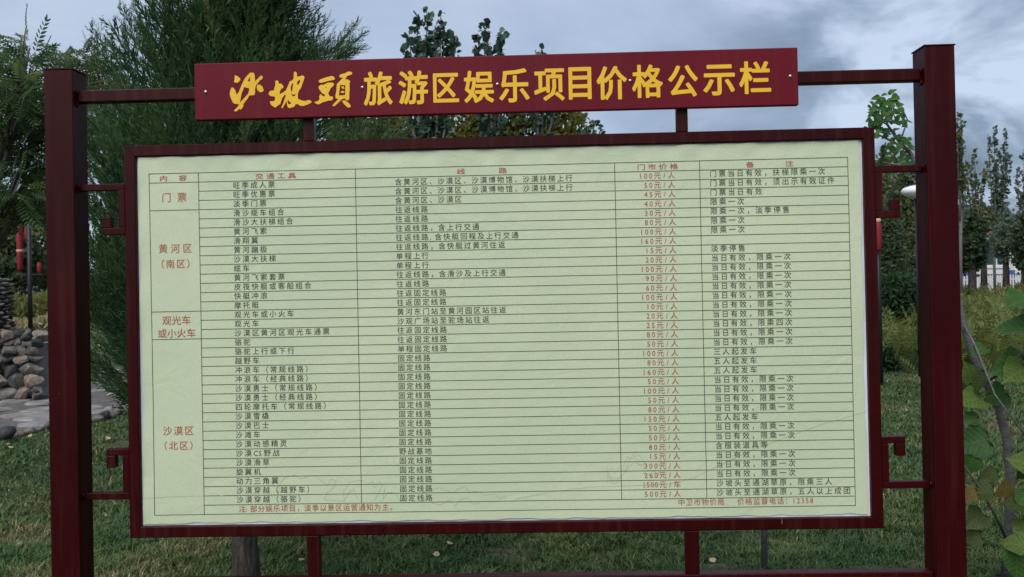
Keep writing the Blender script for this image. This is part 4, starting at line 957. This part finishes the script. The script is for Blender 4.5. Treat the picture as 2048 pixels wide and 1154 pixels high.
# ---- white backing and poster
MB().box(-1.2215, 1.2215, .046, .052, .7005, 1.9515).build('backing_board', M['backing'], BR)
def bulge(x, z):
    x = np.asarray(x, float); z = np.asarray(z, float)
    v = .0011 * np.sin(x * 3.1 + z * 2) + .0008 * np.sin(x * 7.3 - z * 5.1 + 1) + .0005 * np.sin(x * 17 + z * 11)
    et = np.clip((z - 1.90) / .045, 0, 1); v = v + et * (.0022 * np.sin(x * 23 + 2 * np.sin(x * 9)) + .0012 * np.sin(x * 61))
    el_ = np.clip((-1.17 - x) / .05, 0, 1); v = v + el_ * .002 * np.sin(z * 27)
    return -v
nxp, nzp = 300, 150; PV = []
for j in range(nzp + 1):
    for i in range(nxp + 1):
        u, v = i / nxp, j / nzp
        x = -1.2195 + 2.436 * u; z = .7045 + 1.2455 * v
        ex = .0035 * math.sin(z * 9) + .0012 * math.sin(z * 41) - .004 * math.exp(-((z - 1.0) / .25) ** 2); ez = .0025 * math.sin(x * 6 + 1) + .002 * math.sin(x * 29) + .001 * math.sin(x * 83)
        if u < .02: x += (abs(ex) + .0015) * (1 - u / .02)
        if u > .98: x -= (abs(ex) + .0025) * (u - .98) / .02
        if v < .02: z += (abs(ez) + .001) * (1 - v / .02)
        if v > .98: z -= (abs(ez) * .8) * (v - .98) / .02
        PV.append((x, 0, z))
PV = np.array(PV); PV[:, 1] = .0405 + bulge(PV[:, 0], PV[:, 2])
I = (np.arange(nzp)[:, None] * (nxp + 1) + np.arange(nxp)[None]).ravel()
poster = obj('poster', arr_mesh('poster', PV, np.stack([I, I + 1, I + nxp + 2, I + nxp + 1], 1)), M['poster'], BR, smooth=True)

# ---- lettering
_cur = bpy.data.curves.new('glyph', 'FONT'); _co = bpy.data.objects.new('glyph', _cur); COL.objects.link(_co); _cache = {}
def glyph(ch, off=0.0, res=2):
    k = (ch, off)
    if k in _cache: return _cache[k]
    _cur.body = ch; _cur.size = 1; _cur.offset = off; _cur.resolution_u = res; _cur.fill_mode = 'FRONT'
    bpy.context.view_layer.update()
    dg = bpy.context.evaluated_depsgraph_get(); me = _co.evaluated_get(dg).to_mesh()
    v = np.array([tuple(q.co) for q in me.vertices]).reshape(-1, 3); f = [tuple(p.vertices) for p in me.polygons]
    _co.evaluated_get(dg).to_mesh_clear(); _cache[k] = (v, f); return _cache[k]
class Print:
    def __init__(s): s.v = []; s.f = []; s.n = 0
    def flush(s):
        s.done = getattr(s, 'done', [])
        if s.v: s.done.append((s.v, s.f))
        s.v = []; s.f = []; s.n = 0
    def build_all(s, name, mat_, parent, depth, pr=None):
        s.flush()
        for v, f in s.done: s.v, s.f = v, f; s.build(name, mat_, parent, depth)
    def glyph(s, ch, x, z, sx, sz, off=0, slope=0):
        v, f = glyph(ch, off)
        if len(v) == 0: return
        X_ = x + v[:, 0] * sx; Z_ = z + v[:, 1] * sz + v[:, 0] * sx * slope
        s.v.append(np.stack([X_, Z_], -1)); s.f += [tuple(i + s.n for i in q) for q in f]; s.n += len(v)
    def poly(s, pts, faces=None):
        s.v.append(np.array(pts, float)); s.f += [tuple(i + s.n for i in q) for q in (faces or [tuple(range(len(pts)))])]; s.n += len(pts)
    def line(s, x0, z0, x1, z1, w_, seg=.03):
        ln = math.hypot(x1 - x0, z1 - z0); k = max(1, int(ln / seg)); nx_, nz_ = -(z1 - z0) / ln * w_ / 2, (x1 - x0) / ln * w_ / 2; P = []; F = []
        for i in range(k + 1):
            t_ = i / k; x, z = x0 + (x1 - x0) * t_, z0 + (z1 - z0) * t_; P += [(x - nx_, z - nz_), (x + nx_, z + nz_)]
            if i < k: F.append((2 * i, 2 * i + 2, 2 * i + 3, 2 * i + 1))
        s.poly(P, F)
    def build(s, name, mat_, parent, depth):
        A = np.concatenate(s.v); V = [(a, .0405 + float(b2) - depth, c) for (a, c), b2 in zip(A, bulge(A[:, 0], A[:, 1]))]
        me = bpy.data.meshes.new(name); me.from_pydata(V, [], s.f); me.update(); return obj(name, me, mat_, parent)
ITEMS = '旺季成人票 旺季优惠票 淡季门票 滑沙缆车组合 滑沙大扶梯组合 黄河飞索 滑翔翼 黄河蹦极 沙漠大扶梯 缆车 黄河飞索套票 皮筏快艇或客船组合 快艇冲浪 摩托艇 观光车或小火车 观光车 沙漠区黄河区观光车通票 骆驼 骆驼上行或下行 越野车 冲浪车（常规线路） 冲浪车（经典线路） 沙漠勇士（常规线路） 沙漠勇士（经典线路） 四轮摩托车（常规线路） 沙漠雪橇 沙漠巴士 沙滩车 沙漠动感精灵 沙漠CS野战 沙漠滑草 旋翼机 动力三角翼 沙漠穿越（越野车） 沙漠穿越（骆驼）'.split()
ROUTES = ['含黄河区、沙漠区、沙漠博物馆、沙漠扶梯上行'] * 2 + ['含黄河区、沙漠区', '往返线路', '往返线路', '往返线路，含上行交通', '往返线路,含快艇回程及上行交通', '往返线路，含快艇过黄河往返', '单程上行', '单程上行', '往返线路，含滑沙及上行交通', '往返线路', '往返固定线路', '往返固定线路',
          '黄河东门站至黄河园区站往返', '沙观广场站至驼场站往返', '往返固定线路', '往返固定线路', '单程固定线路'] + ['固定线路'] * 10 + ['野战基地'] + ['固定线路'] * 5
PRICES = [100, 50, 45, 40, 30, 80, 100, 160, 15, 20, 100, 90, 60, 100, 10, 20, 25, 80, 50, 100, 80, 160, 50, 100, 50, 80, 150, 50, 50, 80, 15, 300, 260, 1500, 500]
ONE = '当日有效，限乘一次'
NOTES = ['门票当日有效，扶梯限乘一次', '门票当日有效，须出示有效证件', '门票当日有效', '限乘一次', '限乘一次，淡季停售', '限乘一次', '限乘一次', '', '淡季停售'] + [ONE] * 7 + ['当日有效，限乘四次', ONE, ONE, '三人起发车', '五人起发车', '五人起发车'] + [ONE] * 4 + ['五人起发车', ONE, ONE, '含服装道具等', ONE, ONE, ONE, '沙坡头至通湖草原，限乘三人', '沙坡头至通湖草原，五人以上成团']
assert len(ITEMS) == len(ROUTES) == len(PRICES) == len(NOTES) == 35
TX = [-1.178, -1.009, -.474, .399, .682, 1.172]; TZ1, TZ0 = 1.893, .7365; NR = 37; RH = (TZ1 - TZ0) / NR
def zr(k): return TZ1 - RH * k
rules = Print(); LW = .0019
for k in range(NR + 1):
    x0 = TX[0] if k in (0, 1, 4, 15, 18, 37) else TX[1]
    rules.line(x0, zr(k), TX[5], zr(k), LW)
for i, x in enumerate(TX): rules.line(x, TZ1, x, TZ0 if i in (0, 1, 5) else zr(36), LW)
rules.build('table_rules', M['ink'], poster, .0008)
ink = Print(); red = Print()
GS = .0245                                       # em size of the small print
def text(pr, s, x, z, pitch, size=GS, off=.0, wide=1.0, lat=.58):
    pr.flush()
    for ch in s:
        if ch == ' ': x += pitch * .5; continue
        if ch in '，、。':  pr.glyph(ch, x + size * .05, z, size, size, off, .004); x += pitch
        elif ord(ch) < 128: pr.glyph(ch, x, z, size * wide * .92, size, off, .004); x += pitch * lat
        else: pr.glyph(ch, x, z, size * wide, size, off, .004); x += pitch
    return x
for i in range(35):
    zb = zr(i + 2) + RH * .5 - GS * .36 + .001
    text(ink, ITEMS[i], -.892 - .0002 * i, zb, .0300)
    text(ink, ROUTES[i], -.341 - .0001 * i, zb - .0015, .0287)
    text(ink, NOTES[i], .714, zb + .0015, .0299)
    # price, right aligned on the last character
    p = str(PRICES[i]); x = .5755 - .0001 * i
    red.flush(); unit = '车' if PRICES[i] == 1500 else '人'
    red.glyph(unit, x, zb, GS, GS); red.glyph('/', x - .0150, zb, GS, GS); red.glyph('元', x - .0470, zb, GS, GS)
    dp = .0168 if len(p) < 4 else .0135
    for j, ch in enumerate(reversed(p)): red.glyph(ch, x - .0470 - .0162 - j * dp, zb, GS * .98, GS * 1.02)
def ctext(pr, s, xc, zb, pitch, size, off=0, sx=1.0):
    pr.flush(); x = xc - pitch * (len(s) - 1) / 2 - size * sx / 2
    for ch in s:
        if pitch > .05: pr.flush()
        if ch != ' ': pr.glyph(ch, x, zb, size * sx, size, off)
        x += pitch
zh = zr(1) + .008
def header(chars, xs_):
    for ch, x in zip(chars, xs_): red.flush(); red.glyph(ch, x, zh - .001, .029, .021, .006)
header('内容', [-1.143, -1.077]); header('交通工具', [-.815, -.778, -.741, -.704]); header('线路', [-.132, .009]); header('门市价格', [.473, .509, .545, .582]); header('备注', [.835, .965])
ctext(red, '门票', -1.093, zr(2.5) - .016, .0535, .034)
ctext(red, '黄河区', -1.093, zr(8.55), .0415, .033); ctext(red, '（南区）', -1.093, zr(10.2), .0360, .032)
ctext(red, '观光车', -1.093, zr(16.35), .0335, .033); ctext(red, '或小火车', -1.093, zr(17.75), .0328, .033)
ctext(red, '沙漠区', -1.093, zr(28.3), .0372, .033); ctext(red, '（北区）', -1.093, zr(29.9), .0360, .032)
zb = zr(37) + RH * .5 - GS * .36 + .001
text(red, '注', -.892, zb, .027, off=0); text(red, ':', -.868, zb, .02, off=0); text(red, '部分娱乐项目，淡季以景区运营通知为主。', -.853, zb, .0263, off=0)
text(red, '中卫市物价局', .585, zb + .002, .0262, off=0); text(red, '价格监督电话：', .782, zb + .002, .0262, off=0); text(red, '12358', .964, zb + .002, .0262, off=0, lat=.56)
ink.build_all('table_text', M['ink'], poster, .0009); red.build_all('table_text', M['redink'], poster, .0010)
# faint outline drawing printed under the table: dune line, camels, scrub
fn = Print()
def pl(pts, w_=.0013):
    Q = [(on_plane(x, y, .04)[0], on_plane(x, y, .04)[2]) for x, y in pts]
    for a, b_ in zip(Q, Q[1:]):
        if a != b_: fn.line(a[0], a[1], b_[0], b_[1], w_, 1)
pl([(286, 997), (330, 994), (400, 992), (500, 990), (545, 992)])
pl([(1733, 823), (1690, 836), (1640, 850), (1580, 872), (1500, 902), (1440, 930), (1390, 955), (1340, 968), (1250, 972), (1180, 974), (1100, 984), (1030, 998)])
pl([(510, 940), (525, 955), (545, 965), (556, 990), (560, 965), (570, 955), (590, 950), (600, 958), (618, 952), (632, 951), (640, 960), (655, 972), (662, 958), (672, 962), (668, 975), (655, 985), (648, 1000), (690, 1002), (686, 985), (700, 964), (722, 960), (735, 968), (745, 962), (748, 975), (760, 963), (765, 970), (755, 990), (750, 1000)])
pl([(690, 1000), (700, 982), (706, 978), (716, 1000)]); pl([(770, 975), (765, 1000), (775, 985), (790, 985), (800, 1002), (808, 1000), (815, 1006), (830, 1005), (850, 1002), (845, 985), (862, 980), (880, 975), (890, 980), (905, 985), (915, 978), (930, 972), (938, 985), (955, 982), (970, 990), (990, 988), (1000, 998), (1012, 992), (1010, 1002)])
pl([(860, 1004), (880, 1010), (900, 1000), (910, 1012), (920, 1000), (935, 995), (948, 1008), (960, 1005)])
random.seed(3)
for a0 in range(3):
    P = [(1215 + a0 * 5, 968 - a0 * 4)]
    for k in range(22): P.append((1215 + k * 5.5 + random.uniform(-3, 3), 935 + 14 * math.sin(k * .5) - 14 * math.sin(k / 22 * 3.14) + random.uniform(-7, 7) + a0 * 9))
    pl(P, .0010)
fn.build('faint_line_drawing', M['greyink'], poster, .0005)

# ---- heading board with cut vinyl characters
tb = MB().box(-1.0045, 1.0055, 0.004, .0295, 2.0645, 2.2550, .003).build('heading_board', M['title'], BR)
def flat_char(name, loops_list, depth):
    V = []; F = []
    for loops in loops_list:
        L3 = [[Vector((x, z, 0)) for x, z in lp] for lp in loops]; tri = tessellate_polygon(L3); flat = [p for lp in L3 for p in lp]; n = len(V)
        V += [(p.x, depth, p.y) for p in flat]; F += [tuple(i + n for i in t_) for t_ in tri]
        # edge wall so the vinyl has thickness
        for lp in L3:
            k = len(V); m_ = len(lp); V += [(p.x, depth, p.y) for p in lp] + [(p.x, .0039, p.y) for p in lp]
            F += [(k + i, k + (i + 1) % m_, k + m_ + (i + 1) % m_, k + m_ + i) for i in range(m_)]
    me = bpy.data.meshes.new(name); me.from_pydata(V, [], F); me.update(); return obj(name, me, M['yellow'], tb)
ZK = 2048 / 300
def zl(pts): return [(lambda q: (q[0], q[2]))(on_plane(440 + x / ZK, 120 + y / ZK, .003)) for x, y in pts]
flat_char('brush_character', [[zl([(155, 378), (178, 375), (205, 408), (228, 475), (255, 440), (300, 330), (340, 250), (385, 200), (415, 172), (462, 175), (475, 215), (478, 290), (520, 250), (560, 212), (585, 225), (580, 255), (540, 285), (490, 350), (478, 400), (480, 450), (465, 480), (400, 485), (380, 525), (350, 560), (320, 600), (318, 635), (285, 678), (265, 668), (225, 702), (190, 698), (195, 685), (240, 640), (262, 605), (200, 598), (175, 580), (140, 500), (133, 465), (140, 420)]),
    zl([(330, 365), (345, 375), (395, 385), (400, 400), (385, 460), (340, 510), (300, 552), (272, 585), (280, 540), (290, 480), (300, 440), (320, 400)]), zl([(412, 225), (410, 298), (378, 285)])],
    [zl([(200, 210), (230, 215), (275, 250), (278, 275), (240, 312), (205, 308), (190, 295), (200, 265)])], [zl([(510, 340), (545, 335), (580, 365), (598, 415), (575, 438), (545, 438), (510, 410), (500, 375)])]], .0028)
flat_char('brush_character', [[zl([(1010, 165), (1030, 158), (1050, 180), (1048, 225), (1085, 225), (1125, 210), (1152, 225), (1150, 255), (1130, 310), (1105, 385), (1085, 410), (1068, 440), (1062, 480), (1065, 530), (1120, 555), (1180, 560), (1190, 548), (1225, 548), (1250, 565), (1245, 585), (1190, 610), (1130, 630), (1095, 625), (1060, 600), (1035, 605), (1010, 640), (950, 658), (925, 645), (915, 610), (910, 560), (890, 595), (870, 630), (855, 660), (838, 650), (860, 600), (880, 540), (900, 485), (888, 470), (850, 520), (835, 560), (825, 600), (790, 620), (760, 648), (735, 640), (695, 610), (680, 565), (740, 560), (755, 530), (750, 500), (690, 492), (665, 470), (668, 440), (690, 420), (735, 415), (755, 340), (755, 290), (775, 278), (797, 288), (802, 320), (840, 325), (868, 362), (860, 385), (838, 392), (818, 430), (815, 470), (848, 448), (874, 438), (875, 425), (895, 422), (925, 360), (955, 290), (985, 280), (1005, 250)]),
    zl([(985, 320), (1000, 320), (990, 400), (980, 445), (965, 400), (968, 360)]), zl([(1092, 265), (1095, 300), (1065, 345), (1050, 320), (1060, 290)]), zl([(925, 540), (940, 560), (975, 590), (960, 600), (935, 605), (922, 570)]), zl([(968, 452), (1000, 476), (1030, 462), (1026, 488), (1008, 496), (985, 486)])]], .0028)
flat_char('brush_character', [[zl([(1345, 285), (1370, 265), (1440, 240), (1520, 218), (1550, 225), (1570, 255), (1560, 270), (1500, 280), (1430, 300), (1375, 312), (1355, 305)])],
    [zl([(1350, 390), (1345, 365), (1365, 345), (1395, 335), (1405, 345), (1470, 310), (1530, 308), (1558, 325), (1550, 350), (1510, 385), (1495, 425), (1475, 450), (1500, 500), (1535, 495), (1545, 520), (1530, 550), (1480, 555), (1410, 575), (1345, 608), (1300, 590), (1290, 572), (1335, 562), (1360, 535), (1355, 490), (1375, 465), (1400, 490), (1425, 500), (1435, 475), (1395, 455), (1380, 435)]), zl([(1440, 372), (1465, 360), (1452, 375), (1438, 382)])],
    [zl([(1625, 215), (1650, 195), (1710, 180), (1745, 158), (1790, 160), (1808, 180), (1795, 200), (1735, 220), (1710, 265), (1745, 265), (1780, 290), (1768, 320), (1770, 400), (1765, 470), (1768, 520), (1755, 550), (1715, 550), (1712, 520), (1665, 535), (1610, 590), (1560, 632), (1535, 625), (1550, 600), (1615, 535), (1580, 522), (1575, 490), (1590, 420), (1595, 330), (1640, 285), (1680, 240), (1640, 240)]), zl([(1640, 340), (1712, 345), (1708, 480), (1625, 485), (1630, 420)])],
    [zl([(1665, 560), (1700, 548), (1750, 580), (1785, 620), (1780, 645), (1745, 650), (1700, 610)])], [zl([(1650, 362), (1690, 362), (1700, 395), (1672, 392)])], [zl([(1645, 435), (1672, 418), (1702, 432), (1690, 452), (1655, 448)])]], .0028)
TITLE = [('旅', 727, 143, 785, 211), ('游', 797, 141, 856, 209), ('区', 866, 146, 918, 205), ('娱', 928, 141, 988, 206), ('乐', 998, 137, 1059, 205), ('项', 1068, 137, 1129, 202), ('目', 1137, 134, 1183, 199), ('价', 1193, 132, 1254, 200), ('格', 1264, 129, 1326, 196), ('公', 1336, 130, 1396, 194), ('示', 1406, 129, 1470, 191), ('栏', 1478, 122, 1542, 188)]
for ch, x0, y0, x1, y1 in TITLE:
    v, f = glyph(ch, 0, 3); a = on_plane((x0 + x1) / 2, y1, .003)[2]; b_ = on_plane((x0 + x1) / 2, y0, .003)[2]; xl = on_plane(x0, (y0 + y1) / 2, .003)[0]; xr = on_plane(x1, (y0 + y1) / 2, .003)[0]
    mn, mxv = v.min(0), v.max(0); V = []; F = []; r_ = .0026
    for q, (ox, oz) in enumerate([(0, 0)] + [(r_ * math.cos(t_), r_ * math.sin(t_)) for t_ in np.linspace(.39, 6.67, 9)[:-1]]):   # nine passes thicken the strokes
        n = len(V); V += [(xl + r_ + (p[0] - mn[0]) / (mxv[0] - mn[0]) * (xr - xl - 2 * r_) + ox, .0034 - q * .00006, a + r_ + (p[1] - mn[1]) / (mxv[1] - mn[1]) * (b_ - a - 2 * r_) + oz) for p in v]
        F += [tuple(i + n for i in q2) for q2 in f]
    me = bpy.data.meshes.new('character'); me.from_pydata(V, [], F); me.update(); obj('character', me, M['yellow'], tb)
bpy.data.objects.remove(_co)
for x, z in ((-.966, 2.159), (-.438, 2.160), (.013, 2.159), (.453, 2.159), (.979, 2.160)):
    q = MB(); c = [(x + .0055 * math.cos(a), z + .0055 * math.sin(a)) for a in np.linspace(0, 6.283, 13)[:-1]]
    V = [(a, .0039, b_) for a, b_ in c] + [(x + (a - x) * .9, .001, z + (b_ - z) * .9) for a, b_ in c] + [(x + (a - x) * .45, -.0006, z + (b_ - z) * .45) for a, b_ in c]
    q.add(V, [(i, (i + 1) % 12, 12 + (i + 1) % 12, 12 + i) for i in range(12)] + [(12 + i, 12 + (i + 1) % 12, 24 + (i + 1) % 12, 24 + i) for i in range(12)] + [tuple(range(24, 36))])
    q.build('screw', M['steel'], tb, True)
